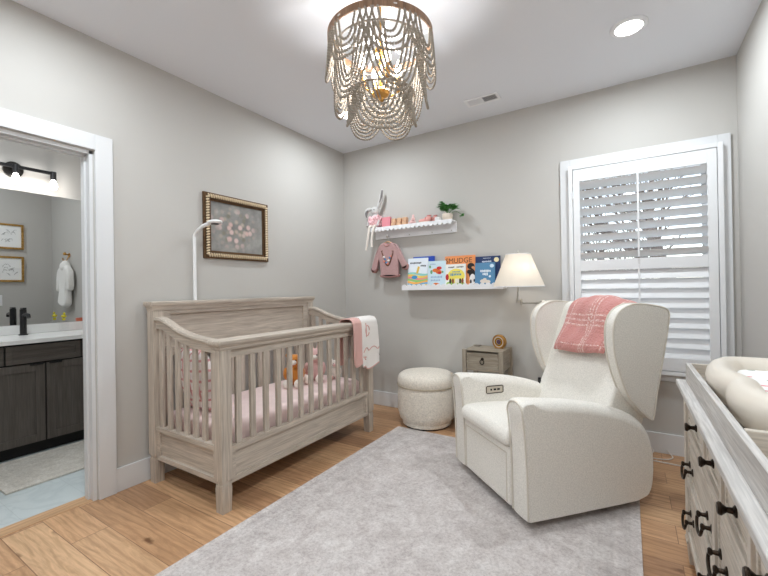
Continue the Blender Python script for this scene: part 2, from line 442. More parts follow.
def rug_mat(name, base, lo, hi, hw, hl, scale=1.0):
    """distressed vintage rug with a border band; object origin at its middle"""
    m, nt, b = new_mat(name)
    tc = N(nt, 'ShaderNodeTexCoord')
    n1 = N(nt, 'ShaderNodeTexNoise', Scale=9.0*scale, Detail=10.0, Roughness=0.82, Distortion=0.4)
    nt.links.new(tc.outputs['Object'], n1.inputs['Vector'])
    r1 = N(nt, 'ShaderNodeValToRGB'); e = r1.color_ramp.elements
    e[0].position = 0.34; e[0].color = lo
    e[1].position = 0.64; e[1].color = hi
    x = e.new(0.5); x.color = base
    nt.links.new(n1.outputs['Fac'], r1.inputs['Fac'])
    # floral all-over figure
    vo = N(nt, 'ShaderNodeTexVoronoi', Scale=13.0*scale, feature='DISTANCE_TO_EDGE')
    nd = N(nt, 'ShaderNodeTexNoise', Scale=9.0*scale, Detail=3.0)
    nt.links.new(tc.outputs['Object'], nd.inputs['Vector'])
    vm = N(nt, 'ShaderNodeVectorMath', operation='MULTIPLY_ADD'); vm.inputs[1].default_value = (0.16, 0.16, 0)
    nt.links.new(nd.outputs['Color'], vm.inputs[0]); nt.links.new(tc.outputs['Object'], vm.inputs[2])
    nt.links.new(vm.outputs[0], vo.inputs['Vector'])
    r2 = N(nt, 'ShaderNodeValToRGB')
    r2.color_ramp.elements[0].position = 0.0; r2.color_ramp.elements[0].color = (0.93, 0.93, 0.93, 1)
    r2.color_ramp.elements[1].position = 0.09; r2.color_ramp.elements[1].color = (1, 1, 1, 1)
    nt.links.new(vo.outputs['Distance'], r2.inputs['Fac'])
    n3 = N(nt, 'ShaderNodeTexNoise', Scale=2.3*scale, Detail=3.0)
    nt.links.new(tc.outputs['Object'], n3.inputs['Vector'])
    r3 = N(nt, 'ShaderNodeValToRGB'); r3.color_ramp.elements[0].position = 0.42; r3.color_ramp.elements[1].position = 0.6
    nt.links.new(n3.outputs['Fac'], r3.inputs['Fac'])
    mx = N(nt, 'ShaderNodeMix', data_type='RGBA', blend_type='MULTIPLY')
    nt.links.new(r3.outputs['Color'], mx.inputs[0])
    nt.links.new(r1.outputs['Color'], mx.inputs[6]); nt.links.new(r2.outputs['Color'], mx.inputs[7])
    # border lines: distance to the long/short edge
    sp = N(nt, 'ShaderNodeSeparateXYZ'); nt.links.new(tc.outputs['Object'], sp.inputs[0])
    def edge(out, h):
        a = N(nt, 'ShaderNodeMath', operation='ABSOLUTE'); nt.links.new(out, a.inputs[0])
        s = N(nt, 'ShaderNodeMath', operation='SUBTRACT'); s.inputs[0].default_value = h
        nt.links.new(a.outputs[0], s.inputs[1]); return s.outputs[0]
    mn = N(nt, 'ShaderNodeMath', operation='MINIMUM')
    nt.links.new(edge(sp.outputs['X'], hw), mn.inputs[0]); nt.links.new(edge(sp.outputs['Y'], hl), mn.inputs[1])
    rb = N(nt, 'ShaderNodeValToRGB'); rb.color_ramp.interpolation = 'LINEAR'
    el = rb.color_ramp.elements
    el[0].position = 0.0; el[0].color = (1.04, 1.04, 1.04, 1)
    el[1].position = 1.0; el[1].color = (1, 1, 1, 1)
    for pos, v in ((0.035, 1.03), (0.05, 0.86), (0.085, 0.92), (0.1, 1.03), (0.115, 0.87), (0.2, 0.93), (0.215, 1.04), (0.235, 0.9), (0.26, 1.0)):
        q = el.new(pos); q.color = (v, v, v, 1)
    nt.links.new(mn.outputs[0], rb.inputs['Fac'])
    n5 = N(nt, 'ShaderNodeTexNoise', Scale=75.0, Detail=4.0, Roughness=0.8)
    nt.links.new(tc.outputs['Object'], n5.inputs['Vector'])
    r5 = N(nt, 'ShaderNodeValToRGB')
    r5.color_ramp.elements[0].position = 0.36; r5.color_ramp.elements[0].color = (0.72, 0.70, 0.69, 1)
    r5.color_ramp.elements[1].position = 0.56; r5.color_ramp.elements[1].color = (1.05, 1.05, 1.05, 1)
    nt.links.new(n5.outputs['Fac'], r5.inputs['Fac'])
    m5 = N(nt, 'ShaderNodeMix', data_type='RGBA', blend_type='MULTIPLY'); m5.inputs[0].default_value = 0.7
    nt.links.new(mx.outputs[2], m5.inputs[6]); nt.links.new(r5.outputs['Color'], m5.inputs[7])
    mx = m5
    m2 = N(nt, 'ShaderNodeMix', data_type='RGBA', blend_type='MULTIPLY'); m2.inputs[0].default_value = 0.6
    nt.links.new(mx.outputs[2], m2.inputs[6]); nt.links.new(rb.outputs['Color'], m2.inputs[7])
    nt.links.new(m2.outputs[2], b.inputs['Base Color'])
    b.inputs['Roughness'].default_value = 0.95; b.inputs['Specular IOR Level'].default_value = 0.1
    nb = N(nt, 'ShaderNodeTexNoise', Scale=260.0, Detail=2.0)
    nt.links.new(tc.outputs['Object'], nb.inputs['Vector'])
    bp = N(nt, 'ShaderNodeBump', Strength=0.5, Distance=0.003)
    nt.links.new(nb.outputs['Fac'], bp.inputs['Height']); nt.links.new(bp.outputs['Normal'], b.inputs['Normal'])
    return m

def plaid_mat():
    """rose throw with cream stripes, in the cloth's own UV"""
    m, nt, b = new_mat('rose_plaid_knit')
    tc = N(nt, 'ShaderNodeTexCoord')
    sp = N(nt, 'ShaderNodeSeparateXYZ'); nt.links.new(tc.outputs['UV'], sp.inputs[0])
    def stripes(out, cells):
        rp = N(nt, 'ShaderNodeValToRGB'); rp.color_ramp.interpolation = 'CONSTANT'
        el = rp.color_ramp.elements
        el[0].position = 0; el[0].color = (0, 0, 0, 1); el[1].position = 0.999; el[1].color = (0, 0, 0, 1)
        for a, w in cells:
            q = el.new(a); q.color = (1, 1, 1, 1)
            q = el.new(a+w); q.color = (0, 0, 0, 1)
        nt.links.new(out, rp.inputs['Fac']); return rp.outputs['Color']
    a = stripes(sp.outputs['X'], ((0.07, 0.012), (0.28, 0.018), (0.33, 0.018), (0.38, 0.018), (0.60, 0.014), (0.82, 0.014)))
    c = stripes(sp.outputs['Y'], ((0.12, 0.02), (0.55, 0.025), (0.60, 0.025), (0.65, 0.025), (0.93, 0.02)))
    mxx = N(nt, 'ShaderNodeMath', operation='MAXIMUM'); nt.links.new(a, mxx.inputs[0]); nt.links.new(c, mxx.inputs[1])
    ck = N(nt, 'ShaderNodeTexNoise', Scale=95.0, Detail=1.5); nt.links.new(tc.outputs['Object'], ck.inputs['Vector'])
    cr = N(nt, 'ShaderNodeValToRGB'); cr.color_ramp.elements[0].position = 0.4; cr.color_ramp.elements[1].position = 0.6
    nt.links.new(ck.outputs['Fac'], cr.inputs['Fac'])
    ml = N(nt, 'ShaderNodeMath', operation='MULTIPLY'); nt.links.new(mxx.outputs[0], ml.inputs[0]); nt.links.new(cr.outputs['Color'], ml.inputs[1])
    mx = N(nt, 'ShaderNodeMix', data_type='RGBA')
    nt.links.new(ml.outputs[0], mx.inputs[0]); mx.inputs[6].default_value = rgb(206, 142, 136); mx.inputs[7].default_value = rgb(232, 204, 196)
    nt.links.new(mx.outputs[2], b.inputs['Base Color'])
    b.inputs['Roughness'].default_value = 0.95; b.inputs['Sheen Weight'].default_value = 0.2
    bp = N(nt, 'ShaderNodeBump', Strength=1.0, Distance=0.012)
    nt.links.new(ck.outputs['Fac'], bp.inputs['Height']); nt.links.new(bp.outputs['Normal'], b.inputs['Normal'])
    return m
M['plaid'] = plaid_mat()

def check_mat():
    """white pillowcase with a loose pink brushed check"""
    m, nt, b = new_mat('pink_check_cotton')
    tc = N(nt, 'ShaderNodeTexCoord')
    nd = N(nt, 'ShaderNodeTexNoise', Scale=14.0, Detail=3.0); nt.links.new(tc.outputs['Object'], nd.inputs['Vector'])
    vm = N(nt, 'ShaderNodeVectorMath', operation='MULTIPLY_ADD'); vm.inputs[1].default_value = (0.02, 0.02, 0.02)
    nt.links.new(nd.outputs['Color'], vm.inputs[0]); nt.links.new(tc.outputs['Object'], vm.inputs[2])
    w1 = N(nt, 'ShaderNodeTexWave', Scale=5.0, bands_direction='X'); w2 = N(nt, 'ShaderNodeTexWave', Scale=5.0, bands_direction='Z')
    nt.links.new(vm.outputs[0], w1.inputs['Vector']); nt.links.new(vm.outputs[0], w2.inputs['Vector'])
    mm = N(nt, 'ShaderNodeMath', operation='MAXIMUM'); nt.links.new(w1.outputs['Fac'], mm.inputs[0]); nt.links.new(w2.outputs['Fac'], mm.inputs[1])
    rp = N(nt, 'ShaderNodeValToRGB')
    rp.color_ramp.elements[0].position = 0.8; rp.color_ramp.elements[0].color = rgb(240, 232, 230)
    rp.color_ramp.elements[1].position = 0.93; rp.color_ramp.elements[1].color = rgb(216, 160, 160)
    nt.links.new(mm.outputs[0], rp.inputs['Fac']); nt.links.new(rp.outputs['Color'], b.inputs['Base Color'])
    b.inputs['Roughness'].default_value = 0.9
    return m
M['check'] = check_mat()

def floral_mat():
    """white cotton with scattered tiny flowers"""
    m, nt, b = new_mat('tiny_floral_cotton')
    tc = N(nt, 'ShaderNodeTexCoord')
    vo = N(nt, 'ShaderNodeTexVoronoi', Scale=17.0); nt.links.new(tc.outputs['Object'], vo.inputs['Vector'])
    rp = N(nt, 'ShaderNodeValToRGB'); rp.color_ramp.interpolation = 'CONSTANT'
    rp.color_ramp.elements[0].color = (1, 1, 1, 1); rp.color_ramp.elements[1].position = 0.2; rp.color_ramp.elements[1].color = (0, 0, 0, 1)
    nt.links.new(vo.outputs['Distance'], rp.inputs['Fac'])
    cr = N(nt, 'ShaderNodeValToRGB'); cr.color_ramp.interpolation = 'CONSTANT'; e = cr.color_ramp.elements
    e[0].color = rgb(226, 160, 160); e[1].position = 0.4; e[1].color = rgb(244, 244, 242)
    q = e.new(0.7); q.color = rgb(150, 166, 156)
    sp = N(nt, 'ShaderNodeSeparateColor'); nt.links.new(vo.outputs['Color'], sp.inputs[0]); nt.links.new(sp.outputs[0], cr.inputs['Fac'])
    mx = N(nt, 'ShaderNodeMix', data_type='RGBA'); nt.links.new(rp.outputs['Color'], mx.inputs[0])
    mx.inputs[6].default_value = rgb(244, 244, 243); nt.links.new(cr.outputs['Color'], mx.inputs[7])
    nt.links.new(mx.outputs[2], b.inputs['Base Color']); b.inputs['Roughness'].default_value = 0.85
    return m
M['floral'] = floral_mat()

def painting_mat():
    """grey still life with pale pink blossoms; object origin at its lower edge, spans y +-0.28, z 0..0.45"""
    m, nt, b = new_mat('floral_still_life')
    tc = N(nt, 'ShaderNodeTexCoord')
    n1 = N(nt, 'ShaderNodeTexNoise', Scale=7.0, Detail=7.0, Roughness=0.65); nt.links.new(tc.outputs['Object'], n1.inputs['Vector'])
    r1 = N(nt, 'ShaderNodeValToRGB'); e = r1.color_ramp.elements
    e[0].position = 0.3; e[0].color = rgb(112, 110, 108); e[1].position = 0.7; e[1].color = rgb(158, 157, 152)
    nt.links.new(n1.outputs['Fac'], r1.inputs['Fac'])
    # lower part: pale table
    sp = N(nt, 'ShaderNodeSeparateXYZ'); nt.links.new(tc.outputs['Object'], sp.inputs[0])
    vo = N(nt, 'ShaderNodeTexVoronoi', Scale=24.0, feature='SMOOTH_F1'); vo.inputs['Smoothness'].default_value = 0.25
    nt.links.new(tc.outputs['Object'], vo.inputs['Vector'])
    rv = N(nt, 'ShaderNodeValToRGB'); rv.color_ramp.elements[0].position = 0.32; rv.color_ramp.elements[0].color = (1, 1, 1, 1)
    rv.color_ramp.elements[1].position = 0.62; rv.color_ramp.elements[1].color = (0, 0, 0, 1)
    nt.links.new(vo.outputs['Distance'], rv.inputs['Fac'])
    # bouquet mask: distance from the bunch, squashed
    mp = N(nt, 'ShaderNodeMapping'); mp.inputs['Location'].default_value = (0, 0.02, -0.19*1.05); mp.inputs['Scale'].default_value = (0, 0.85, 1.05)
    nt.links.new(tc.outputs['Object'], mp.inputs['Vector'])
    ln = N(nt, 'ShaderNodeVectorMath', operation='LENGTH'); nt.links.new(mp.outputs['Vector'], ln.inputs[0])
    nn = N(nt, 'ShaderNodeTexNoise', Scale=9.0, Detail=2.0); nt.links.new(tc.outputs['Object'], nn.inputs['Vector'])
    am = N(nt, 'ShaderNodeMath', operation='MULTIPLY_ADD'); am.inputs[1].default_value = 0.18
    nt.links.new(nn.outputs['Fac'], am.inputs[0]); nt.links.new(ln.outputs['Value'], am.inputs[2])
    rm = N(nt, 'ShaderNodeValToRGB'); rm.color_ramp.elements[0].position = 0.19; rm.color_ramp.elements[0].color = (1, 1, 1, 1)
    rm.color_ramp.elements[1].position = 0.30; rm.color_ramp.elements[1].color = (0, 0, 0, 1)
    nt.links.new(am.outputs[0], rm.inputs['Fac'])
    ml = N(nt, 'ShaderNodeMath', operation='MULTIPLY'); nt.links.new(rv.outputs['Color'], ml.inputs[0]); nt.links.new(rm.outputs['Color'], ml.inputs[1])
    cr = N(nt, 'ShaderNodeValToRGB'); ee = cr.color_ramp.elements
    ee[0].color = rgb(200, 166, 158); ee[1].color = rgb(122, 120, 104); q = ee.new(0.35); q.color = rgb(208, 184, 178); q = ee.new(0.6); q.color = rgb(172, 158, 142)
    s2 = N(nt, 'ShaderNodeSeparateColor'); nt.links.new(vo.outputs['Color'], s2.inputs[0]); nt.links.new(s2.outputs[0], cr.inputs['Fac'])
    mx = N(nt, 'ShaderNodeMix', data_type='RGBA'); nt.links.new(ml.outputs[0], mx.inputs[0])
    nt.links.new(r1.outputs['Color'], mx.inputs[6]); nt.links.new(cr.outputs['Color'], mx.inputs[7])
    nt.links.new(mx.outputs[2], b.inputs['Base Color']); b.inputs['Roughness'].default_value = 0.5
    return m
M['painting'] = painting_mat()

def glass_mat():
    m, nt, b = new_mat('thin_window_glass')
    out = nt.nodes['Material Output']
    t = N(nt, 'ShaderNodeBsdfTransparent'); g = N(nt, 'ShaderNodeBsdfGlossy', Roughness=0.02)
    mx = N(nt, 'ShaderNodeMixShader'); mx.inputs[0].default_value = 0.06
    nt.links.new(t.outputs[0], mx.inputs[1]); nt.links.new(g.outputs[0], mx.inputs[2]); nt.links.new(mx.outputs[0], out.inputs['Surface'])
    return m
M['glass'] = glass_mat()
def shade_mat():
    m, nt, b = new_mat('white_linen_shade')
    b.inputs['Base Color'].default_value = rgb(240, 236, 228); b.inputs['Roughness'].default_value = 0.9
    out = nt.nodes['Material Output']
    tr = N(nt, 'ShaderNodeBsdfTranslucent'); tr.inputs['Color'].default_value = rgb(246, 238, 226)
    mx = N(nt, 'ShaderNodeMixShader'); mx.inputs[0].default_value = 0.4
    nt.links.new(b.outputs[0], mx.inputs[1]); nt.links.new(tr.outputs[0], mx.inputs[2]); nt.links.new(mx.outputs[0], out.inputs['Surface'])
    return m
M['shade'] = shade_mat()
mm_, nt_, b_ = new_mat('mirror_silver')
b_.inputs['Base Color'].default_value = (0.86, 0.87, 0.87, 1); b_.inputs['Metallic'].default_value = 1; b_.inputs['Roughness'].default_value = 0.015
M['mirror'] = mm_
M['can'] = emit('downlight_lens', (1, 0.97, 0.93, 1), 9)
M['bulb'] = emit('warm_bulb', (1, 0.90, 0.76, 1), 9)
M['bulb2'] = emit('bathroom_bulb', (1, 0.97, 0.93, 1), 5)

# ------------------------------------------------------------------ the room (metres; eye at 0,0,1.216)
XL, XR, YB, YF, ZC = -2.676, 0.632, 3.456, -0.75, 2.74
T = 0.115
XBI = XL - T            # bathroom face of the shared wall
XM = -4.37              # mirror wall of the bathroom
YE = 1.87               # end wall of the bathroom
DY0, DY1, DZ = 0.25, 1.04, 2.06   # doorway
struct('floor', MB().box(XL-T+0.01, XR+T, YF-T, YB+T, -0.06, 0), M['floor'])
struct('ceiling', MB().box(XL-T, XR+T, YF-T, YB+T, ZC, ZC+0.06), M['ceil'])
struct('wall_left', MB().box(XBI, XL, DY1, YB, 0, ZC).box(XBI, XL, YF, DY0, 0, ZC).box(XBI, XL, DY0, DY1, DZ, ZC), M['wall'])
WX0, WX1, WZ0, WZ1 = -0.37, 0.515, 0.60, 2.14
YW = YB + 0.16
struct('wall_back', MB().box(XL-T, WX0, YB, YW, 0, ZC).box(WX1, XR+T, YB, YW, 0, ZC).box(WX0, WX1, YB, YW, WZ1, ZC).box(WX0, WX1, YB, YW, 0, WZ0), M['wall'])
struct('wall_right', MB().box(XR, XR+T, YF, YB, 0, ZC), M['wall'])
struct('wall_rear', MB().box(XL, XR, YF-T, YF, 0, ZC), M['wall'])
def baseboard(name, x0, x1, y0, y1):
    return struct(name, MB().box(x0, x1, y0, y1, 0, 0.145, 0.004, 2), M['trim'])
baseboard('baseboard_left', XL, XL+0.016, 1.139, YB)
baseboard('baseboard_back', XL+0.016, XR, YB-0.016, YB)
baseboard('baseboard_right', XR-0.016, XR, YF, YB-0.016)
baseboard('baseboard_front', XL, XL+0.016, YF, 0.15)
# added unseen white closet doors on the rear wall, to bounce light forward
mb = MB()
for k in range(4):
    a = -2.35+0.66*k
    mb.box(a, a+0.655, YF, YF+0.03, 0.01, 2.1, 0.003)
    for z0, z1 in ((0.15, 0.95), (1.07, 1.97)): mb.box(a+0.1, a+0.555, YF+0.028, YF+0.036, z0, z1, 0.004)
struct('bounce_doors', mb, M['trim'])
# doorway casing, jamb and stop
mb = MB()
for x0, x1 in ((XL, XL+0.022), (XBI-0.022, XBI)):
    mb.box(x0, x1, DY1+0.006, 1.139, 0, 2.159, 0.003)
    mb.box(x0, x1, DY0-0.099, DY0-0.006, 0, 2.159, 0.003)
    mb.box(x0, x1, DY0-0.006, DY1+0.006, DZ+0.006, 2.159, 0.003)
struct('trim_1', mb, M['trim'])
mb = MB()
mb.box(XBI, XL, DY1-0.018, DY1, 0, DZ).box(XBI, XL, DY0, DY0+0.018, 0, DZ).box(XBI, XL, DY0, DY1, DZ-0.018, DZ)
mb.box(XBI+0.035, XBI+0.075, DY1-0.03, DY1-0.018, 0, DZ-0.018, 0.002).box(XBI+0.035, XBI+0.075, DY0+0.018, DY0+0.03, 0, DZ-0.018, 0.002)
mb.box(XBI+0.035, XBI+0.075, DY0+0.018, DY1-0.018, DZ-0.03, DZ-0.018, 0.002)
struct('trim_2', mb, M['trim'])

struct('trim_3', MB().box(XBI+0.004, XL-0.012, DY0, DY1, -0.001, 0.003, 0.001), wood('oak_threshold', rgb(176, 136, 100), rgb(202, 162, 122), rgb(222, 184, 144), 'y'))
# ------------------------------------------------------------------ window 1: casing, sashes, glass, plantation shutter
win = bpy.data.objects.new('window_1', None); link(win, None, Matrix.Translation((0.07, YB, WZ0))); win['kind'] = 'structure'
mb = MB()
cx0, cx1, cz0, cz1 = -0.456, 0.594, 0.525, 2.226
mb.box(cx0, WX0-0.012, YB-0.022, YB, cz0, cz1, 0.003).box(WX1+0.012, cx1, YB-0.022, YB, cz0, cz1, 0.003)
mb.box(WX0-0.012, WX1+0.012, YB-0.022, YB, 2.152, cz1, 0.003).box(WX0-0.012, WX1+0.012, YB-0.022, YB, cz0, 0.585, 0.003)
mb.build('casing', M['trim'], win)
mb = MB()
for a, b_, c, d in ((WX0, WX0+0.02, WZ0, WZ1), (WX1-0.02, WX1, WZ0, WZ1), (WX0, WX1, WZ0, WZ0+0.02), (WX0, WX1, WZ1-0.02, WZ1)):
    mb.box(a, b_, YB-0.02, YW, c, d)
mb.build('window_jamb', M['trim'], win)
mb = MB()
yg = YB+0.11
zm = 1.37
for z0, z1, yy in ((WZ0+0.02, zm+0.02, yg), (zm-0.02, WZ1-0.02, yg+0.02)):
    mb.box(WX0+0.02, WX0+0.06, yy, yy+0.02, z0, z1).box(WX1-0.06, WX1-0.02, yy, yy+0.02, z0, z1)
    mb.box(WX0+0.06, WX1-0.06, yy, yy+0.02, z0, z0+0.04).box(WX0+0.06, WX1-0.06, yy, yy+0.02, z1-0.04, z1)
mb.build('sash', M['trim'], win)
MB().box(WX0+0.05, WX1-0.05, yg+0.012, yg+0.015, WZ0+0.05, WZ1-0.05).build('glass_pane', M['glass'], win)

sh = thing('window_shutter', 'white plantation shutter with tilted louvers filling the window', 'shutter', (0.07, YB-0.03, 0.60))
# L-frame standing proud of the casing
fx0, fx1, fz0, fz1 = -0.392, 0.548, 0.575, 2.165
mb = MB()
mb.box(fx0, fx0+0.03, YB-0.06, YB-0.022, fz0, fz1, 0.003).box(fx1-0.03, fx1, YB-0.06, YB-0.022, fz0, fz1, 0.003)
mb.box(fx0+0.03, fx1-0.03, YB-0.06, YB-0.022, fz1-0.03, fz1, 0.003).box(fx0+0.03, fx1-0.03, YB-0.06, YB-0.022, fz0, fz0+0.03, 0.003)
mb.build('shutter_frame', M['shutter'], sh)
px0, px1, pz0, pz1 = fx0+0.034, fx1-0.034, fz0+0.034, fz1-0.036
ox0, ox1 = -0.312, 0.462
UZ1, UZ0 = 2.035, 1.415
LZ1, LZ0 = 1.335, 0.70
mb = MB()
y0, y1 = YB-0.062, YB-0.034
mb.box(px0, ox0, y0, y1, pz0, pz1, 0.002).box(ox1, px1, y0, y1, pz0, pz1, 0.002)
mb.box(ox0, ox1, y0, y1, UZ1, pz1, 0.002).box(ox0, ox1, y0, y1, LZ1, UZ0, 0.002).box(ox0, ox1, y0, y1, pz0, LZ0, 0.002)
mb.build('shutter_panel', M['shutter'], sh)
def louver(z, tilt):
    n = 12
    c, s = math.cos(tilt), math.sin(tilt)
    poly = []
    for k in range(n):
        a = 2*PI*k/n
        u = 0.0385*math.cos(a); v = 0.0055*math.sin(a)
        # u runs towards the room and down
        poly.append((YB-0.046 - u*c - v*s*0, z - u*s + v*c))
    MB().prism([(p[0], p[1]) for p in poly], ox0+0.001, ox1-0.001, F_yz).build('louver', M['shutter'], sh)
nu = 9
for i in range(nu):
    louver(UZ0 + (UZ1-UZ0)*(i+0.5)/nu, R(-37))
for i in range(nu):
    louver(LZ0 + (LZ1-LZ0)*(i+0.5)/nu, R(65))
mb = MB()
mb.box(0.062, 0.074, YB-0.088, YB-0.078, UZ0+0.01, UZ1+0.02, 0.002)
mb.build('tilt_rod', M['shutter'], sh)
MB().box(0.062, 0.074, YB-0.088, YB-0.078, LZ0+0.02, LZ1+0.03, 0.002).build('tilt_rod', M['shutter'], sh)
for z in (0.85, 1.9):
    MB().cyl((px0-0.002, YB-0.065, z), (px0-0.002, YB-0.065, z+0.06), 0.005, n=10).build('hinge', M['shutter'], sh)

# outside: lawn and bare trees
struct('ground', MB().box(-14, 14, YW+0.2, 30, -0.5, -0.4), M['soil'])
def tree(label, x, y, h, seed):
    rnd = random.Random(seed)
    mb = MB()
    def grow(p, d, L, r, lev):
        pts = [p]; rs = [r]
        for k in range(3):
            d = (d + Vector((rnd.uniform(-.22, .22), rnd.uniform(-.22, .22), rnd.uniform(-.05, .15)))).normalized()
            p = p + d*L/3; pts.append(p); rs.append(r*(1-0.14*(k+1)))
        mb.tube(pts, rs, 5 if lev else 8)
        if lev >= 4: return
        for k in range(4 if lev else 6):
            q = pts[rnd.randint(1, 3)]
            nd = (d*0.75 + Vector((rnd.uniform(-1, 1), rnd.uniform(-1, 1), rnd.uniform(-.25, .7)))).normalized()
            grow(q, nd, L*rnd.uniform(.55, .75), r*0.5, lev+1)
    grow(Vector((x, y, -0.42)), Vector((0, 0, 1)), h*0.42, 0.14, 0)
    tag(mb.build('bare_tree', M['bark'], base=(x, y, -0.42)), label, 'tree', 'bare trees beyond the window')
tree('bare tree standing nearest behind the shuttered window', 0.75, 8.0, 6.0, 3)
tree('bare tree further back, glimpsed left between the louvers', -3.4, 17.5, 9, 5)
tree('bare tree further back, glimpsed right between the louvers', 5.2, 17.0, 9, 8)
tree('bare tree farthest back, seen in the middle of the louvers', 0.6, 27, 11, 11)

# ------------------------------------------------------------------ bathroom seen through the doorway
struct('floor_bathroom', MB().box(XM-0.1, XL-T+0.01, -0.5, YE+0.1, -0.06, -0.002), M['tile'])
struct('ceiling_bathroom', MB().box(XM-0.1, XBI, -0.5, YE+0.1, ZC, ZC+0.06), M['ceil'])
struct('wall_mirror_side', MB().box(XM-0.1, XM, -0.5, YE+0.1, 0, ZC), M['wall'])
struct('wall_bathroom_end', MB().box(XM, XBI, YE, YE+0.1, 0, ZC), M['wall'])
struct('wall_bathroom_near', MB().box(XM, XBI, -0.5, -0.4, 0, ZC), M['wall'])
# vanity
van = thing('bathroom_vanity', 'dark charcoal wooden vanity cabinet under the white bathroom countertop', 'vanity', (-4.1, 1.0, 0))
VX = -3.82
mb = MB()
mb.box(XM+0.004, VX-0.022, -0.05, YE-0.004, 0.09, 0.85).build('carcass', M['dark'], van)
MB().box(XM+0.004, VX-0.08, -0.05, YE-0.004, 0.0, 0.09).build('toe_kick', M['dark'], van)
def shaker(y0, y1, z0, z1, name, fr=0.055):
    m2 = MB()
    x0, x1 = VX-0.021, VX
    m2.box(x0, x1, y0, y0+fr, z0, z1, 0.0015).box(x0, x1, y1-fr, y1, z0, z1, 0.0015)
    m2.box(x0, x1, y0+fr, y1-fr, z0, z0+fr, 0.0015).box(x0, x1, y0+fr, y1-fr, z1-fr, z1, 0.0015)
    m2.box(x0, x1-0.009, y0+fr, y1-fr, z0+fr, z1-fr)
    return m2.build(name, M['van_z'] if name == 'door' else M['van_y'], van)
for y0, y1 in ((0.0, 0.455), (0.466, 0.918), (0.928, 1.384), (1.394, 1.85)):
    shaker(y0, y1, 0.705, 0.838, 'drawer', 0.036)
for y0, y1, hy in ((0.235, 0.69, 0.60), (0.70, 1.151, 1.06), (1.161, 1.612, 1.175)):
    d = shaker(y0, y1, 0.10, 0.693, 'door')
    MB().box(VX-0.006, VX+0.012, hy, hy+0.08, 0.6935, 0.6965).box(VX+0.009, VX+0.012, hy, hy+0.08, 0.683, 0.6965).build('edge_pull', M['black'], d)
MB().box(VX-0.021, VX, 1.622, 1.862, 0.10, 0.693).build('side_panel', M['van_z'], van)
ct = MB().box(XM+0.001, -3.795, -0.05, YE-0.001, 0.852, 0.885, 0.004).build('bathroom_countertop', M['counter'])
tag(ct, 'white bathroom countertop lying on the dark vanity', 'countertop')
tag(MB().box(XM+0.001, XM+0.021, -0.05, YE-0.001, 0.886, 0.962, 0.003).build('backsplash', M['counter']), 'low white backsplash strip between countertop and mirror', 'backsplash')
tag(MB().box(XM+0.001, XM+0.007, -0.05, YE-0.004, 0.964, 2.10).build('wall_mirror', M['mirror']), 'frameless bathroom mirror above the vanity', 'mirror')
# faucet
fa = thing('faucet', 'matte black single hole faucet on the bathroom countertop', 'faucet', (-4.24, 1.14, 0.885))
MB().lathe([(0.03, 0), (0.03, 0.008), (0.022, 0.012), (0.022, 0.21), (0.02, 0.215)], (-4.24, 1.14, 0.885), 20).build('faucet_body', M['black'], fa)
MB().tube([(-4.235, 1.14, 1.045), (-4.17, 1.14, 1.06), (-4.12, 1.14, 1.055), (-4.11, 1.14, 1.03)], [0.014, 0.013, 0.013, 0.014], 10).build('spout', M['black'], fa)
MB().box(-4.27, -4.2, 1.128, 1.152, 1.101, 1.112, 0.003).cyl((-4.24, 1.14, 1.095), (-4.24, 1.14, 1.105), 0.012).build('handle', M['black'], fa)
# bottle
bo = thing('soap_bottle', 'clear square bottle with yellow-green cap near the mirror', 'bottle', (-4.26, 1.42, 0.885))
MB().box(-4.29, -4.23, 1.39, 1.45, 0.886, 0.985, 0.006).build('glass_body', M['glass'], bo)
MB().cyl((-4.26, 1.42, 0.985), (-4.26, 1.42, 1.005), 0.012).ball((-4.26, 1.42, 1.022), (0.020, 0.020, 0.014)).ball((-4.25, 1.42, 1.042), (0.009, 0.009, 0.016)).build('cap', M['yellow'], bo)
tag(MB().lathe([(0.03, 0), (0.05, 0.01), (0.062, 0.08), (0.064, 0.1), (0.058, 0.1), (0.05, 0.02)], (-4.22, 1.66, 0.886), 24).build('bowl', M['coral']), 'coral bowl on the countertop beside the door jamb', 'bowl')
# vanity light
vl = thing('vanity_light', 'black bar light with clear bulbs above the bathroom mirror', 'light', (XM, 1.12, 2.28))
MB().cyl((XM, 1.12, 2.27), (XM+0.02, 1.12, 2.27), 0.065, n=28).build('backplate', plain('gunmetal', rgb(70, 68, 66), 0.3, metal=0.8), vl)
MB().cyl((XM+0.02, 1.12, 2.285), (XM+0.07, 1.12, 2.285), 0.012).box(XM+0.06, XM+0.085, 0.82, 1.39, 2.272, 2.298, 0.003).build('bar', M['black'], vl)
for yy in (0.86, 1.12, 1.37):
    s_ = MB().cyl((XM+0.0725, yy, 2.23), (XM+0.0725, yy, 2.30), 0.022).build('socket', M['black'], vl)
    MB().lathe([(0.012, 0.0), (0.018, -0.01), (0.03, -0.05), (0.027, -0.075), (0.012, -0.09), (0.001, -0.092)], (XM+0.0725, yy, 2.23), 16).build('bulb', M['bulb2'], s_)
# bath mat
mbm = MB().box(-3.825, -3.225, 0.775, 1.60, -0.001, 0.012, 0.004)
o = mbm.build('bath_mat', rug_mat('beige_bath_mat', rgb(206, 200, 190), rgb(188, 182, 172), rgb(218, 214, 206), 0.3, 0.41, 1.6), base=(-3.525, 1.19, 0.0))
tag(o, 'beige bath mat on the pale bathroom tile before the vanity', 'bath mat')
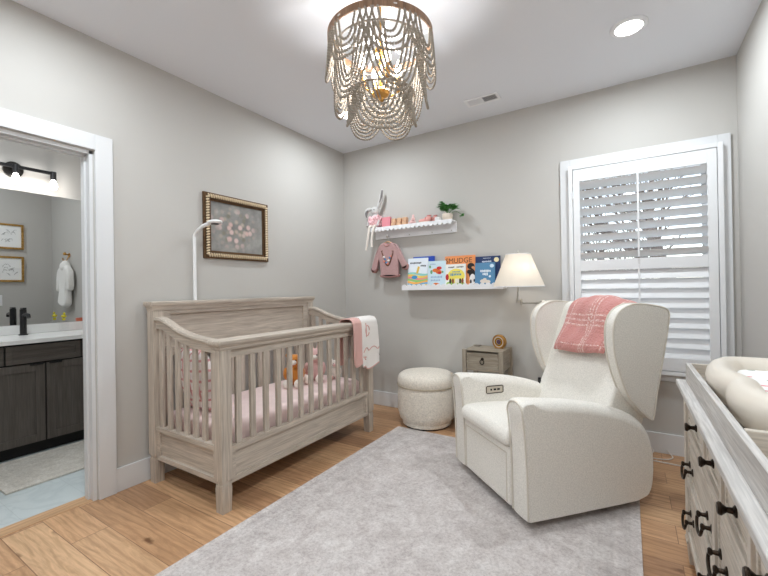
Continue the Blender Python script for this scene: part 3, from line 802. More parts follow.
# robe and hook on the end wall
hk = thing('robe_hook', 'brass double knob hook on the bathroom wall, seen in mirror', 'hook', (-3.30, YE, 1.66))
MB().cyl((-3.30, YE, 1.665), (-3.30, YE-0.01, 1.665), 0.022).cyl((-3.30, YE, 1.665), (-3.30, YE-0.04, 1.675), 0.007).ball((-3.30, YE-0.045, 1.677), 0.018).tube([(-3.30, YE-0.008, 1.65), (-3.30, YE-0.03, 1.60), (-3.30, YE-0.06, 1.605), (-3.30, YE-0.065, 1.63)], 0.006, 8).build('hook_body', M['brass'], hk)
rb = thing('baby_robe', 'small white hooded robe hanging from the brass bathroom hook', 'robe', (-3.28, YE-0.06, 1.08))
poly = spline([(-3.25, 1.60), (-3.34, 1.54), (-3.41, 1.49), (-3.40, 1.36), (-3.36, 1.24), (-3.36, 1.10), (-3.22, 1.07), (-3.05, 1.12), (-3.10, 1.26), (-3.07, 1.42), (-3.06, 1.50), (-3.16, 1.55)], 4, True)
MB().pillow(poly, 0.035, 0.034, lambda p, a: Vector((-3.34+(p[0]+3.24)*0.72, YE-0.055+a, p[1])), seg=4).build('robe_body', M['terry'], rb)
MB().pillow(spline([(-3.08, 1.51), (-3.00, 1.44), (-2.98, 1.28), (-3.04, 1.25), (-3.10, 1.34)], 4, True), 0.03, 0.025, lambda p, a: Vector((-3.34+(p[0]+3.24)*0.72, YE-0.055+a, p[1])), seg=4).build('sleeve', M['terry'], rb)
MB().pillow(spline([(-3.41, 1.50), (-3.46, 1.42), (-3.45, 1.28), (-3.39, 1.27), (-3.37, 1.38)], 4, True), 0.03, 0.02, lambda p, a: Vector((-3.34+(p[0]+3.24)*0.72, YE-0.055+a, p[1])), seg=4).build('sleeve', M['terry'], rb)
MB().ball((-3.345, YE-0.07, 1.53), (0.065, 0.035, 0.055)).build('hood', M['terry'], rb)
# framed prints on the bathroom side of the shared wall (seen in the mirror)
for z0, z1, wh in ((1.738, 2.025, 'upper'), (1.367, 1.657, 'lower')):
    pf = thing('framed_print', '%s of two gold framed pale sketches, seen in bathroom mirror' % wh, 'picture', (XBI, 1.40, z0), group='gold framed prints in the bathroom')
    m2 = MB(); a0, a1, w_ = 1.2, 1.605, 0.022
    x0, x1 = XBI-0.022, XBI-0.001
    m2.box(x0, x1, a0, a0+w_, z0, z1, 0.002).box(x0, x1, a1-w_, a1, z0, z1, 0.002).box(x0, x1, a0+w_, a1-w_, z0, z0+w_, 0.002).box(x0, x1, a0+w_, a1-w_, z1-w_, z1, 0.002)
    m2.build('frame', M['gold'], pf)
    MB().box(XBI-0.012, XBI-0.002, a0+w_, a1-w_, z0+w_, z1-w_).build('print', M['paper'], pf)
    m2 = MB(); rnd = random.Random(z0)
    for k in range(9):
        yy = 1.48+rnd.uniform(-0.05, 0.06); zz = (z0+z1)/2+rnd.uniform(-0.07, 0.07)
        pts = [Vector((XBI-0.013, yy+0.02*math.cos(t*1.1+k), zz+0.018*math.sin(t*1.3+k*2))) for t in range(5)]
        m2.tube(pts, 0.0012, 4)
    m2.build('printed_drawing', plain('pencil_line_'+wh, rgb(120, 120, 120), 0.8), pf)
tag(MB().box(XBI-0.006, XBI, 1.25, 1.42, 1.10, 1.22, 0.003).build('light_switch', M['plastic']), 'white wall switch plate below gold framed prints in mirror', 'switch')
# bathroom light
def lamp(name, typ, loc, energy, color=(1, 1, 1), size=0.1, rot=(0, 0, 0), spread=None):
    ld = bpy.data.lights.new(name, typ); ld.energy = energy; ld.color = color
    if typ == 'AREA':
        ld.shape = 'DISK'; ld.size = size
        if spread: ld.spread = spread
    elif typ in ('POINT', 'SPOT'): ld.shadow_soft_size = size
    o = bpy.data.objects.new(name, ld); COL.objects.link(o); o.location = loc; o.rotation_euler = rot
    o['kind'] = 'helper'
    return o
for yy in (0.86, 1.12, 1.37):
    lamp('vanity_bulb_light', 'POINT', (XM+0.13, yy, 2.16), 1.3, (1, 0.97, 0.94), 0.03)

# ------------------------------------------------------------------ ceiling: downlights, vent
def downlight(x, y, label, k=1.0):
    t = thing('recessed_downlight', label, 'ceiling light', (x, y, ZC-0.012), group='recessed ceiling downlights')
    MB().lathe([(0.072, 0.0), (0.088, 0.0), (0.096, 0.006), (0.097, 0.0115), (0.07, 0.0115)], (x, y, ZC-0.012), 40, caps=False).build('trim_ring', M['white'], t)
    MB().cyl((x, y, ZC-0.008), (x, y, ZC-0.003), 0.073, n=40).build('lens', M['can'], t)
    lamp('downlight_lamp', 'AREA', (x, y, ZC-0.016), LE*k, (0.87, 0.945, 1.0), 0.14, spread=R(178))
LE = 10.5
downlight(0.025, 2.715, 'lit round recessed downlight in the ceiling near the window', 1.35)
downlight(-2.04, 2.70, 'lit round recessed downlight in the ceiling behind the beaded chandelier')
downlight(0.025, 0.75, 'lit recessed downlight out of view above the dresser')
downlight(-2.04, 0.75, 'lit recessed downlight out of view above the doorway')
downlight(0.025, -0.40, 'added fill downlight out of view in the rear right ceiling corner')  # unseen rear pair, added as fill for the sides facing the camera
downlight(-2.04, -0.40, 'added fill downlight out of view in the rear left ceiling corner')
downlight(-3.45, 0.75, 'added fill downlight out of view in the bathroom ceiling')  # unseen, added to brighten the bathroom and its mirror
vt = thing('ceiling_vent', 'white rectangular louvered air vent in the ceiling', 'vent', (-0.978, 3.1, ZC-0.008))
vx0, vx1, vy0, vy1 = -1.115, -0.842, 3.035, 3.165
m2 = MB(); zz0, zz1 = ZC-0.008, ZC-0.0005
m2.box(vx0, vx1, vy0, vy0+0.022, zz0, zz1, 0.002).box(vx0, vx1, vy1-0.022, vy1, zz0, zz1, 0.002).box(vx0, vx0+0.022, vy0+0.022, vy1-0.022, zz0, zz1, 0.002).box(vx1-0.022, vx1, vy0+0.022, vy1-0.022, zz0, zz1, 0.002).box(-0.982, -0.974, vy0+0.022, vy1-0.022, zz0, zz1)
m2.build('vent_frame', M['white'], vt)
MB().box(vx0+0.02, vx1-0.02, vy0+0.02, vy1-0.02, ZC-0.002, ZC-0.0005).build('duct_opening', M['dark'], vt)
for x0, x1, tl in ((vx0+0.022, -0.982, -35), (-0.974, vx1-0.022, 40)):
    m2 = MB(); n = 11
    for k in range(n):
        xx = x0+(x1-x0)*(k+0.5)/n
        m2.box(xx-0.0045, xx+0.0045, vy0+0.022, vy1-0.022, ZC-0.0065, ZC-0.0055, rot=Matrix.Rotation(R(tl), 3, 'Y'))
    m2.build('vent_louvers', M['white'], vt)

# ------------------------------------------------------------------ beaded chandelier
CX, CY, CZ = -1.075, 1.715, 2.494
ch = thing('beaded_chandelier', 'semi flush chandelier draped with swags of grey wooden beads', 'chandelier', (CX, CY, CZ))
RO = 0.273
MB().lathe([(RO-0.006, 0.0), (RO, 0.0), (RO, 0.036), (RO-0.006, 0.036), (RO-0.006, 0.0)], (CX, CY, CZ), 64, caps=False).build('band', M['rim'], ch)
m2 = MB()
m2.lathe([(0.0, ZC-CZ), (0.05, ZC-CZ), (0.05, ZC-CZ-0.018), (0.04, ZC-CZ-0.026), (0.0, ZC-CZ-0.026)], (CX, CY, CZ), 32)
m2.build('canopy', M['brass'], ch)
m2 = MB().cyl((CX, CY, ZC-0.02), (CX, CY, CZ-0.30), 0.008)
m2.lathe([(0.0, -0.03), (0.03, -0.03), (0.035, -0.045), (0.03, -0.06), (0.0, -0.06)], (CX, CY, CZ), 24)
m2.lathe([(0.0, -0.235), (0.03, -0.235), (0.045, -0.255), (0.04, -0.27), (0.015, -0.285), (0.012, -0.30), (0.0, -0.305)], (CX, CY, CZ), 24)
m2.build('stem', M['brass'], ch)
m2 = MB()
for k in range(6):
    a = 2*PI*k/6+0.3
    m2.box(CX+0.14*math.cos(a)-0.135, CX+0.14*math.cos(a)+0.135, CY+0.14*math.sin(a)-0.008, CY+0.14*math.sin(a)+0.008, CZ+0.016, CZ+0.021, rot=Matrix.Rotation(a, 3, 'Z'))
m2.build('spokes', M['white'], ch)
m2 = MB()
R2, R3, Z2, Z3 = 0.235, 0.172, CZ-0.035, CZ-0.275
for rr, z in ((R2, Z2), (R3, Z3)):
    m2.tube([(CX+rr*math.cos(2*PI*k/48), CY+rr*math.sin(2*PI*k/48), z) for k in range(48)], 0.005, 6, closed=True)
for k in range(4):
    a = 2*PI*k/4+0.4
    m2.cyl((CX, CY, Z3-0.02), (CX+R3*math.cos(a), CY+R3*math.sin(a), Z3), 0.004, n=8)
    m2.cyl((CX, CY, Z2), (CX+R2*math.cos(a), CY+R2*math.sin(a), Z2), 0.004, n=8)
m2.build('inner_rings', M['bead'], ch)
for k in range(4):
    a = 2*PI*k/4+0.9
    p = Vector((CX+0.10*math.cos(a), CY+0.10*math.sin(a), CZ-0.20))
    ar = MB().tube(spline([(CX, CY, CZ-0.25), (CX+0.05*math.cos(a), CY+0.05*math.sin(a), CZ-0.265), (p.x, p.y, p.z-0.03)], 5), 0.005, 8)
    ar.lathe([(0.0, -0.03), (0.018, -0.028), (0.02, -0.02), (0.012, -0.018), (0.012, 0.045), (0.0, 0.045)], p, 16)
    so = ar.build('lamp_arm', M['brass'], ch)
    MB().lathe([(0.008, 0.045), (0.017, 0.065), (0.018, 0.085), (0.010, 0.115), (0.002, 0.135)], p, 14).build('bulb', M['bulb'], so)
    lamp('chandelier_bulb_light', 'POINT', (p.x*0.75+CX*0.25, p.y*0.75+CY*0.25, p.z+0.09), 3.9, (0.93, 0.95, 0.97), 0.03)
def bead_mesh(pts, r):
    """beads threaded along a polyline"""
    P = [Vector(p) for p in pts]
    mb = MB(); d = r*1.86; acc = 0; last = None
    for i in range(len(P)-1):
        a, b_ = P[i], P[i+1]; L = (b_-a).length
        if L < 1e-6: continue
        t = -acc
        while t <= L:
            if t >= 0:
                q = a.lerp(b_, t/L)
                if last is None or (q-last).length > d*0.8:
                    mb.ball(q, r, u=7, v=5); last = q
            t += d
        acc = (L - (t-d)) if t-d <= L else 0
        acc = acc % d
    return mb
def swag(a0, half, drop, rt, rb_, zt):
    pts = []
    n = 44
    for k in range(n+1):
        s = -1+2*k/n
        a = a0+half*s
        sag = 1-abs(s)**2.7
        rr = rt+(rb_-rt)*sag
        pts.append((CX+rr*math.cos(a), CY+rr*math.sin(a), zt-drop*sag))
    return pts
BR = 0.0068
AF = math.atan2(-CY, -CX)       # towards the doorway side of the room
for q in range(8):
    ac = AF+R(9)+2*PI*q/8
    for k in range(4):
        bead_mesh(swag(ac, R(11+6.2*k), 0.115+0.030*k, RO-0.004, RO+0.001+0.003*k, CZ+0.003), BR).build('bead_strand', M['bead'], ch)
for q in range(6):
    ac = AF+R(17)+2*PI*q/6
    for k in range(5):
        bead_mesh(swag(ac, R(13+6.2*k), 0.215+0.026*k, R2, R2-0.010+0.004*k, Z2), BR).build('bead_strand', M['bead'], ch)
for q in range(5):
    ac = AF+R(3)+2*PI*q/5
    for k in range(6):
        bead_mesh(swag(ac, R(17+9.0*k) if q == 0 else R(15+6.4*k), 0.115+0.024*k if q == 0 else 0.075+0.018*k, R3, R3-0.008+0.003*k, Z3), BR).build('bead_strand', M['bead'], ch)

# ------------------------------------------------------------------ rug
ro = MB().box(-1.735, 0.035, 0.46, 2.97, 0.0005, 0.009, 0.003)
o = ro.build('area_rug', rug_mat('distressed_grey_rug', rgb(198, 191, 188), rgb(176, 167, 164), rgb(214, 209, 206), 0.885, 1.255), base=(-0.85, 1.715, 0))
tag(o, 'large distressed pale grey area rug on the oak floor', 'rug')
zr = 0.009

# ------------------------------------------------------------------ crib
cr = thing('baby_crib', 'greige oak baby crib with tall headboard against the left wall', 'crib', (-2.255, 2.065, 0))
KX, KY, KZ = M['crib_x'], M['crib_y'], M['crib_z']
BX0, BX1, FX0, FX1 = -2.635, -2.565, -1.95, -1.88
CY0, CY1 = 1.315, 2.80
PW = 0.07
def post(x0, x1, y0, y1, zt, name):
    m = MB()
    i = 0.004
    m.box(x0, x1, y0, y1, 0.175, zt, 0.004)
    m.box(x0+0.008, x1-0.008, y0+0.008, y1-0.008, 0.155, 0.177)
    m.box(x0+i, x1-i, y0+i, y1-i, 0.135, 0.158, 0.005)
    p = MB  # foot tapers towards the floor
    a = m.ring([(x0+i, y0+i, 0.137), (x1-i, y0+i, 0.137), (x1-i, y1-i, 0.137), (x0+i, y1-i, 0.137)])
    q = 0.0065
    b = m.ring([(x0+q, y0+q, 0.0), (x1-q, y0+q, 0.0), (x1-q, y1-q, 0.0), (x0+q, y1-q, 0.0)])
    m.bridge(a, b); m.cap(a); m.cap(b, True)
    return m.build(name, KZ, cr)
post(FX0, FX1, CY0, CY0+PW, 0.925, 'post'); post(FX0, FX1, CY1-PW, CY1, 0.925, 'post')
post(BX0, BX1, CY0, CY0+PW, 1.11, 'post'); post(BX0, BX1, CY1-PW, CY1, 1.11, 'post')
# headboard
hb = MB()
hb.box(BX0+0.008, BX1-0.008, CY0+PW, CY1-PW, 1.075, 1.11, 0.002).box(BX0+0.008, BX1-0.008, CY0+PW, CY0+PW+0.05, 0.84, 1.08, 0.002).box(BX0+0.008, BX1-0.008, CY1-PW-0.05, CY1-PW, 0.84, 1.08, 0.002)
hb.box(BX0+0.008, BX1-0.008, CY0+PW, CY1-PW, 0.80, 0.855, 0.002).box(BX0+0.02, BX1-0.028, CY0+PW+0.04, CY1-PW-0.04, 0.84, 1.08)
hb.box(BX0+0.008, BX1-0.008, CY0+PW, CY1-PW, 0.20, 0.34, 0.002)
hb.build('headboard', KY, cr)
# molded cap of the headboard: flat top, cove below
def cap_poly(xc, w, z0, z1):
    return [(xc-w*0.62, z0), (xc+w*0.62, z0), (xc+w*0.66, z0+(z1-z0)*0.25), (xc+w*0.8, z0+(z1-z0)*0.5), (xc+w*0.98, z0+(z1-z0)*0.62), (xc+w, z0+(z1-z0)*0.72), (xc+w, z1-0.004), (xc+w-0.004, z1), (xc-w+0.004, z1), (xc-w, z1-0.004), (xc-w, z0+(z1-z0)*0.72), (xc-w*0.8, z0+(z1-z0)*0.5), (xc-w*0.66, z0+(z1-z0)*0.25)]
def F_xz_y(p, a): return Vector((p[0], a, p[1]))
m = MB()
xc = (BX0+BX1)/2
PR = [(0.036, 1.103), (0.037, 1.116), (0.041, 1.126), (0.048, 1.135), (0.050, 1.140), (0.050, 1.156), (0.048, 1.160)]
rings = []
for w, z in PR:
    e = w-0.035
    xb = max(xc-w, -2.668)
    rings.append(m.ring([(xb, CY0-e, z), (xc+w, CY0-e, z), (xc+w, CY1+e, z), (xb, CY1+e, z)]))
for i in range(len(rings)-1): m.bridge(rings[i], rings[i+1])
m.cap(rings[0], True); m.cap(rings[-1])
m.build('headboard_cap', KY, cr, smooth=25)
for i in range(16):
    y = CY0+PW+0.035+(CY1-CY0-2*PW-0.07)*i/15
    MB().box(BX0+0.025, BX0+0.045, y-0.018, y+0.018, 0.33, 0.81, 0.003).build('back_slat', KZ, cr)
# front: top rail, apron, slats, lower panel
m = MB()
xc = (FX0+FX1)/2
PR = [(0.037, 0.895), (0.041, 0.902), (0.042, 0.911), (0.050, 0.920), (0.057, 0.928), (0.059, 0.936), (0.057, 0.946), (0.048, 0.952)]
rings = []
for w, z in PR:
    e = w-0.035
    rings.append(m.ring([(xc-w, CY0-e, z), (xc+w, CY0-e, z), (xc+w, CY1+e, z), (xc-w, CY1+e, z)]))
for i in range(len(rings)-1): m.bridge(rings[i], rings[i+1])
m.cap(rings[0], True); m.cap(rings[-1])
m.build('top_rail', KY, cr, smooth=30)
MB().box(xc-0.016, xc+0.016, CY0+PW, CY1-PW, 0.845, 0.90, 0.003).build('apron', KY, cr)
ns = 13
for i in range(ns):
    y = CY0+PW+0.065+(CY1-CY0-2*PW-0.13)*i/(ns-1)
    MB().box(xc-0.010, xc+0.010, y-0.0185, y+0.0185, 0.335, 0.86, 0.003).build('front_slat', KZ, cr)
def panel(plane, a0, a1, c, z0, z1, mat, name):
    m = MB(); t = 0.019
    def bx(p0, p1, q0, q1, d):
        if plane == 'x': m.box(c-d, c+d, p0, p1, q0, q1, 0.002)
        else: m.box(p0, p1, c-d, c+d, q0, q1, 0.002)
    w = 0.03
    bx(a0, a1, z1-w, z1, t+0.004); bx(a0, a1, z0, z0+w, t)
    bx(a0, a0+w, z0+w, z1-w, t); bx(a1-w, a1, z0+w, z1-w, t)
    bx(a0+w-0.003, a1-w+0.003, z0+w-0.003, z1-w+0.003, t-0.015)
    for e0, e1, g0, g1 in ((a0+w, a1-w, z1-w-0.009, z1-w), (a0+w, a1-w, z0+w, z0+w+0.009), (a0+w, a0+w+0.009, z0+w, z1-w), (a1-w-0.009, a1-w, z0+w, z1-w))[:4 if plane == 'x' else 1]: bx(e0, e1, g0, g1, t-0.008)
    return m.build(name, mat, cr)
panel('x', CY0+PW, CY1-PW, xc, 0.145, 0.350, KY, 'front_panel')
# two sides: sweeping top rail, slats, lower panel
CRV = spline([(BX1-0.004, 1.058), (-2.54, 1.062), (-2.50, 1.058), (-2.44, 1.04), (-2.36, 1.01), (-2.27, 0.985), (-2.17, 0.967), (-2.06, 0.955), (FX0+0.003, 0.948)], 5)
def crv_z(x):
    for a, b_ in zip(CRV, CRV[1:]):
        if a.x <= x <= b_.x: return a.y+(b_.y-a.y)*(x-a.x)/max(1e-6, b_.x-a.x)
    return CRV[-1].y
for yc in (CY0+PW/2, CY1-PW/2):
    m = MB(); rings = []
    for p in CRV:
        prof = [(-0.016, -0.075), (0.016, -0.075), (0.016, -0.032), (0.026, -0.026), (0.030, -0.015), (0.027, -0.004), (0.016, 0.0), (-0.016, 0.0), (-0.027, -0.004), (-0.030, -0.015), (-0.026, -0.026), (-0.016, -0.032)]
        rings.append(m.ring([(p.x, yc+a, p.y+b_) for a, b_ in prof]))
    for i in range(len(rings)-1): m.bridge(rings[i], rings[i+1])
    m.cap(rings[0], True); m.cap(rings[-1])
    m.build('side_rail', KX, cr)
    for i in range(7):
        x = BX1+0.037+(FX0-BX1-0.074)*i/6
        MB().box(x-0.0185, x+0.0185, yc-0.010, yc+0.010, 0.335, crv_z(x)-0.07, 0.003).build('side_slat', KZ, cr)
    panel('y', BX1, FX0, yc, 0.150, 0.362, KX, 'side_panel')
MB().box(BX1+0.01, FX0-0.01, CY0+PW, CY1-PW, 0.262, 0.285).build('mattress_base', KY, cr)
# mattress with sheet
mt = MB().box(BX1+0.012, FX0-0.008, CY0+PW-0.006, CY1-PW+0.006, 0.287, 0.452, 0.05, 5)
o = mt.build('crib_mattress', M['sheet'], base=(-2.25, 2.06, 0.287))
tag(o, 'crib mattress in a pale pink fitted sheet inside the crib', 'mattress')
# soft bumper roll of the sheet edges is left to the mattress shape; pillow leaning at the near end
pl_ = MB()
n = 14
def pil(u, v, sgn):
    x = -2.505+0.285*u*(1-0.10*(2*v-1)**2)+0.0; z = 0.0+0.40*v*(1-0.0)
    th = 0.075*(max(0, (1-(2*u-1)**2))**0.42)*(max(0, 1-(2*v-1)**2))**0.42
    return (x, sgn*th, z)
for sg in (-1, 1):
    pl_.sheet(lambda u, v: Vector((lambda q: (q[0], 1.465+q[1]+0.10*(0.9-q[2]/0.40)*0.6, 0.452+q[2]))(pil(u, v, sg))), n, n)
bmesh.ops.remove_doubles(pl_.bm, verts=pl_.bm.verts, dist=0.0008)
o = pl_.build('crib_pillow', M['check'], base=(-2.36, 1.5, 0.452), smooth=80)
tag(o, 'white and pink checked pillow leaning at the near end of crib', 'pillow')
# plush toys on the mattress
def toy(name, label, x, y, zb, h, mats, ears, rz, feet=True):
    t = thing(name, label, 'plush toy', (x, y, zb), rz, group=None)
    k = h/0.26
    def P(a, b_, c): return Vector((a*k, b_*k, c*k))
    m = MB()
    m.ball(P(0, 0, 0.075), tuple(c*k for c in (0.055, 0.05, 0.075))).ball(P(0, -0.005, 0.185), tuple(c*k for c in (0.052, 0.048, 0.048)))
    m.ball(P(0.04, -0.05, 0.03), tuple(c*k for c in (0.026, 0.06, 0.026))).ball(P(-0.04, -0.05, 0.03), tuple(c*k for c in (0.026, 0.06, 0.026)))
    m.ball(P(0.058, -0.02, 0.095), tuple(c*k for c in (0.022, 0.03, 0.045))).ball(P(-0.058, -0.02, 0.095), tuple(c*k for c in (0.022, 0.03, 0.045)))
    if ears == 'round':
        m.ball(P(0.045, 0, 0.225), 0.02*k).ball(P(-0.045, 0, 0.225), 0.02*k)
    else:
        m.ball(P(0.028, 0.005, 0.262), tuple(c*k for c in (0.014, 0.01, 0.055)), (0, 0.25, 0)).ball(P(-0.028, 0.005, 0.262), tuple(c*k for c in (0.014, 0.01, 0.055)), (0, -0.25, 0))
    blob(m.build('body', mats[0], t, local=True), 0.006*k, 4)
    for sx in (1, -1):
        MB().ball(P(0.04*sx, -0.112, 0.034), tuple(c*k for c in (0.03, 0.026, 0.032))).build('foot', mats[1], t, local=True)
        MB().ball(P(0.018*sx, -0.048, 0.195), 0.005*k, u=8, v=6).build('eye', M['eye'], t, local=True)
    MB().ball(P(0, -0.05, 0.178), tuple(c*k for c in (0.024, 0.02, 0.018))).build('muzzle', mats[1], t, local=True)
    return t
toy('plush_toy', 'orange plush toy with white muzzle and feet sitting in crib', -2.30, 2.28, 0.452, 0.28, (M['orange'], M['cream']), 'round', R(38))
toy('plush_bunny', 'pale pink plush bunny sitting beside the orange plush toy', -2.26, 2.485, 0.452, 0.30, (M['pinkplush'], M['cream']), 'long', R(36))
toy('plush_lamb', 'small cream plush toy beside the pink bunny in crib', -2.16, 2.63, 0.452, 0.18, (M['cream'], M['pinkplush']), 'round', R(30))
# knit blanket over the far end of the front rail
kb = thing('baby_blanket', 'white and rose knit baby blanket draped over the crib rail', 'blanket', (-1.9, 2.69, 0.58))
xo, xi, zt = FX1+0.033, FX0-0.034, 0.975
def drape(u, v, y0, y1, off=0.0, lo=0.575, li=0.64):
    """u: along the drop, v: along the rail"""
    path = [(xo+0.012, lo), (xo+0.012, 0.75), (xo+0.008, 0.90), (xo, 0.955), (xo-0.022, zt+0.004), ((xo+xi)/2, zt+0.008), (xi+0.02, zt+0.002), (xi-0.004, 0.94), (xi-0.01, 0.80), (xi-0.012, li)]
    L = [0]
    for a, b_ in zip(path, path[1:]): L.append(L[-1]+math.dist(a, b_))
    s = u*L[-1]
    for i in range(len(path)-1):
        if s <= L[i+1]+1e-9:
            f = (s-L[i])/(L[i+1]-L[i]); x = path[i][0]+(path[i+1][0]-path[i][0])*f; z = path[i][1]+(path[i+1][1]-path[i][1])*f; break
    hang = max(0, 1-abs(z-zt)/0.40) if z < zt else 1
    w = (1-hang)
    y = y0+(y1-y0)*v + (0.02*math.sin(3.1*v+z*6)*w)
    x += (0.013*math.sin(v*8.0+1)*w if x > xc else -0.008*math.sin(v*7)*w) + (off if x > xc else -off)
    if z < 0.66 and x > xc: z += 0.018*math.sin(v*7.5+0.8)
    return Vector((x, y, z+(off if z > zt-0.03 else 0)))
m = MB().sheet(lambda u, v: drape(u, v, 2.575, 2.80), 60, 26)
o = m.build('cloth', M['knitwhite'], kb); solidify(o, 0.009, 1)
m = MB().sheet(lambda u, v: drape(u, v, 2.47, 2.59, -0.003, 0.61, 0.60), 60, 10)
o = m.build('folded_layer', M['pinkedge'], kb); solidify(o, 0.008, 1)
m = MB()
m.tube([drape(0.003, v/20, 2.575, 2.80)+Vector((0.006, 0, 0)) for v in range(21)], 0.006, 6)
m.build('edging', M['pinkedge'], kb)
m = MB()
def fr(v, z):   # a point on the hanging face
    p = drape(0.0, v, 2.575, 2.80); u = (z-0.575)/0.40*0.40
    return drape(min(0.45, (z-0.575)/0.80), v, 2.575, 2.80)+Vector((0.012, 0, 0))
m.tube([fr(0.05+0.9*k/16, 0.70+0.03*abs(math.sin(k/16*PI*2.2))) for k in range(17)], 0.004, 5)
m.tube([fr(0.32+0.12*math.cos(a)*(1 if a < 3 else 1), 0.86+0.04*math.sin(a)) for a in [k*0.45 for k in range(14)]], 0.004, 5)
m.tube([fr(0.24, 0.92-0.012*k) for k in range(10)], 0.004, 5)
m.tube([fr(0.16+0.06*math.cos(a), 0.645+0.018*math.sin(a)) for a in [k*0.5 for k in range(12)]], 0.004, 5)
m.build('knitted_motif', M['pinkedge'], kb)

# ------------------------------------------------------------------ baby monitor camera on its floor pole
bc = thing('baby_monitor', 'white baby monitor camera on a slim pole behind the crib', 'baby monitor', (-2.655, 1.66, 0))
MB().tube([(-2.655, 1.66, 0.0), (-2.655, 1.66, 1.60)], 0.0115, 12).build('pole', M['plastic'], bc)
MB().tube(spline([(-2.655, 1.66, 1.598), (-2.653, 1.66, 1.625), (-2.625, 1.662, 1.655), (-2.56, 1.665, 1.685), (-2.48, 1.668, 1.70)], 6), [0.0115]*12+[0.0125]*6+[0.013]*7, 12).build('arm', M['plastic'], bc)
m = MB().lathe([(0.0, 0.014), (0.03, 0.013), (0.045, 0.007), (0.05, 0.0), (0.046, -0.008), (0.03, -0.012), (0.0, -0.012)], (-2.43, 1.67, 1.702), 28, mat=Matrix.Diagonal((1.25, 0.9, 1, 1)))
m.build('camera_head', M['plastic'], bc)
MB().cyl((-2.425, 1.67, 1.691), (-2.425, 1.67, 1.686), 0.026, n=24).build('lens', M['black'], bc)

# ------------------------------------------------------------------ framed painting on the left wall
pt = thing('framed_painting', 'ornate gold framed still life painting of pink flowers', 'painting', (XL, 2.04, 1.47))
py0, py1, pz0, pz1 = 1.738, 2.345, 1.47, 1.967
m = MB()
for w0, w1, d in ((0.0, 0.018, 0.020), (0.018, 0.046, 0.030), (0.046, 0.060, 0.018)):
    a0, a1, c0, c1 = py0+w0, py1-w0, pz0+w0, pz1-w0; w = w1-w0
    m.box(XL+0.001, XL+d, a0, a0+w, c0, c1, 0.002).box(XL+0.001, XL+d, a1-w, a1, c0, c1, 0.002).box(XL+0.001, XL+d, a0+w, a1-w, c0, c0+w, 0.002).box(XL+0.001, XL+d, a0+w, a1-w, c1-w, c1, 0.002)
m.build('frame', M['golddark'], pt)
m = MB(); off = 0.026
Lh = py1-py0-2*off; Lv = pz1-pz0-2*off
nh, nv_ = 27, 22
for i in range(nh):
    y = py0+off+Lh*(i+0.5)/nh
    for z in (pz0+off, pz1-off): m.ball((XL+0.030, y, z), (0.009, 0.0075, 0.017), (0.35, 0, 0), u=8, v=6)
for i in range(nv_):
    z = pz0+off+Lv*(i+0.5)/nv_
    for y in (py0+off, py1-off): m.ball((XL+0.030, y, z), (0.009, 0.017, 0.0075), (0.35, 0, 0), u=8, v=6)
m.build('beaded_trim', plain('pale_gold', rgb(222, 203, 172), 0.4, metal=0.35), pt)
a0, a1, c0, c1 = py0+0.058, py1-0.058, pz0+0.058, pz1-0.058
o = MB().box(XL+0.001, XL+0.010, a0, a1, c0, c1)
o.bm.transform(Matrix.Translation((0, 0, 0)))
cv = bpy.data.objects.new('canvas_origin', None) if False else None
m = o.build('canvas', M['painting'], pt)
# shift the canvas mesh so its own origin is the middle of its lower edge (the picture is laid out from there)
sh_ = Vector((0, (a0+a1)/2-2.04, c0-1.47))
for v in m.data.vertices: v.co -= sh_
m.matrix_basis = Matrix.Translation(sh_)

# ------------------------------------------------------------------ wingback recliner (local frame: x across, y towards the back)
CH = thing('recliner_chair', 'ivory upholstered wingback recliner chair on the grey rug', 'armchair', (-0.47, 2.546, 0), math.atan2(-0.669, 0.743))
chm = wm(CH)
def cw(p): return chm @ Vector(p)
MB().lathe([(0.0, zr+0.0), (0.26, zr), (0.27, zr+0.012), (0.24, zr+0.024), (0.10, zr+0.03), (0.10, 0.09), (0.0, 0.09)], (0, 0.03, 0), 40).build('swivel_base', M['black'], CH, local=True)
MB().box(-0.25, 0.25, -0.33, 0.36, 0.06, 0.30, 0.02).build('under_frame', M['dark'], CH, local=True)
# arm outline in (y, z); it runs back and rolls down to the floor behind
ARM = spline([(-0.392, 0.30), (-0.402, 0.50), (-0.414, 0.595), (-0.405, 0.634), (-0.365, 0.645), (-0.25, 0.638), (-0.12, 0.622), (0.02, 0.598), (0.16, 0.562), (0.28, 0.518), (0.37, 0.455), (0.418, 0.375), (0.432, 0.27), (0.428, 0.15), (0.405, 0.080), (0.36, 0.052), (0.20, 0.047)], 5) + [Vector((-0.2, 0.047)), Vector((-0.375, 0.047)), Vector((-0.388, 0.055))]
wt = []
for q in ARM:
    if (q.y > 0.5 and q.x > -0.33) or (q.x > 0.2 and q.y > 0.3): wt.append(1.0)
    elif q.x < -0.33: wt.append(0.22)
    elif q.x > 0.3: wt.append(0.5)
    else: wt.append(0.12)
AH = 0.067
for s, nm in ((0.332, 'near'), (-0.318, 'far')):
    MB().pillow(ARM, AH, 0.058, lambda p, a: Vector((s+a*(1 if s > 0 else 1), p[0], p[1])), wt, 6).build('arm', M['linen'], CH, local=True)
    # welt round the front of the arm
    pts = []
    for k in range(0, 25):
        a = PI*k/24
        pts.append((s-0.064*math.cos(a), -0.411, 0.580+0.060*math.sin(a)))
    front = [(s-0.064, -0.387, 0.06), (s-0.064, -0.390, 0.30), (s-0.064, -0.401, 0.5)] + pts + [(s+0.064, -0.401, 0.5), (s+0.064, -0.390, 0.30), (s+0.064, -0.387, 0.06)]
    MB().tube(front, 0.0045, 6).build('arm_welt', M['welt'], CH, local=True)
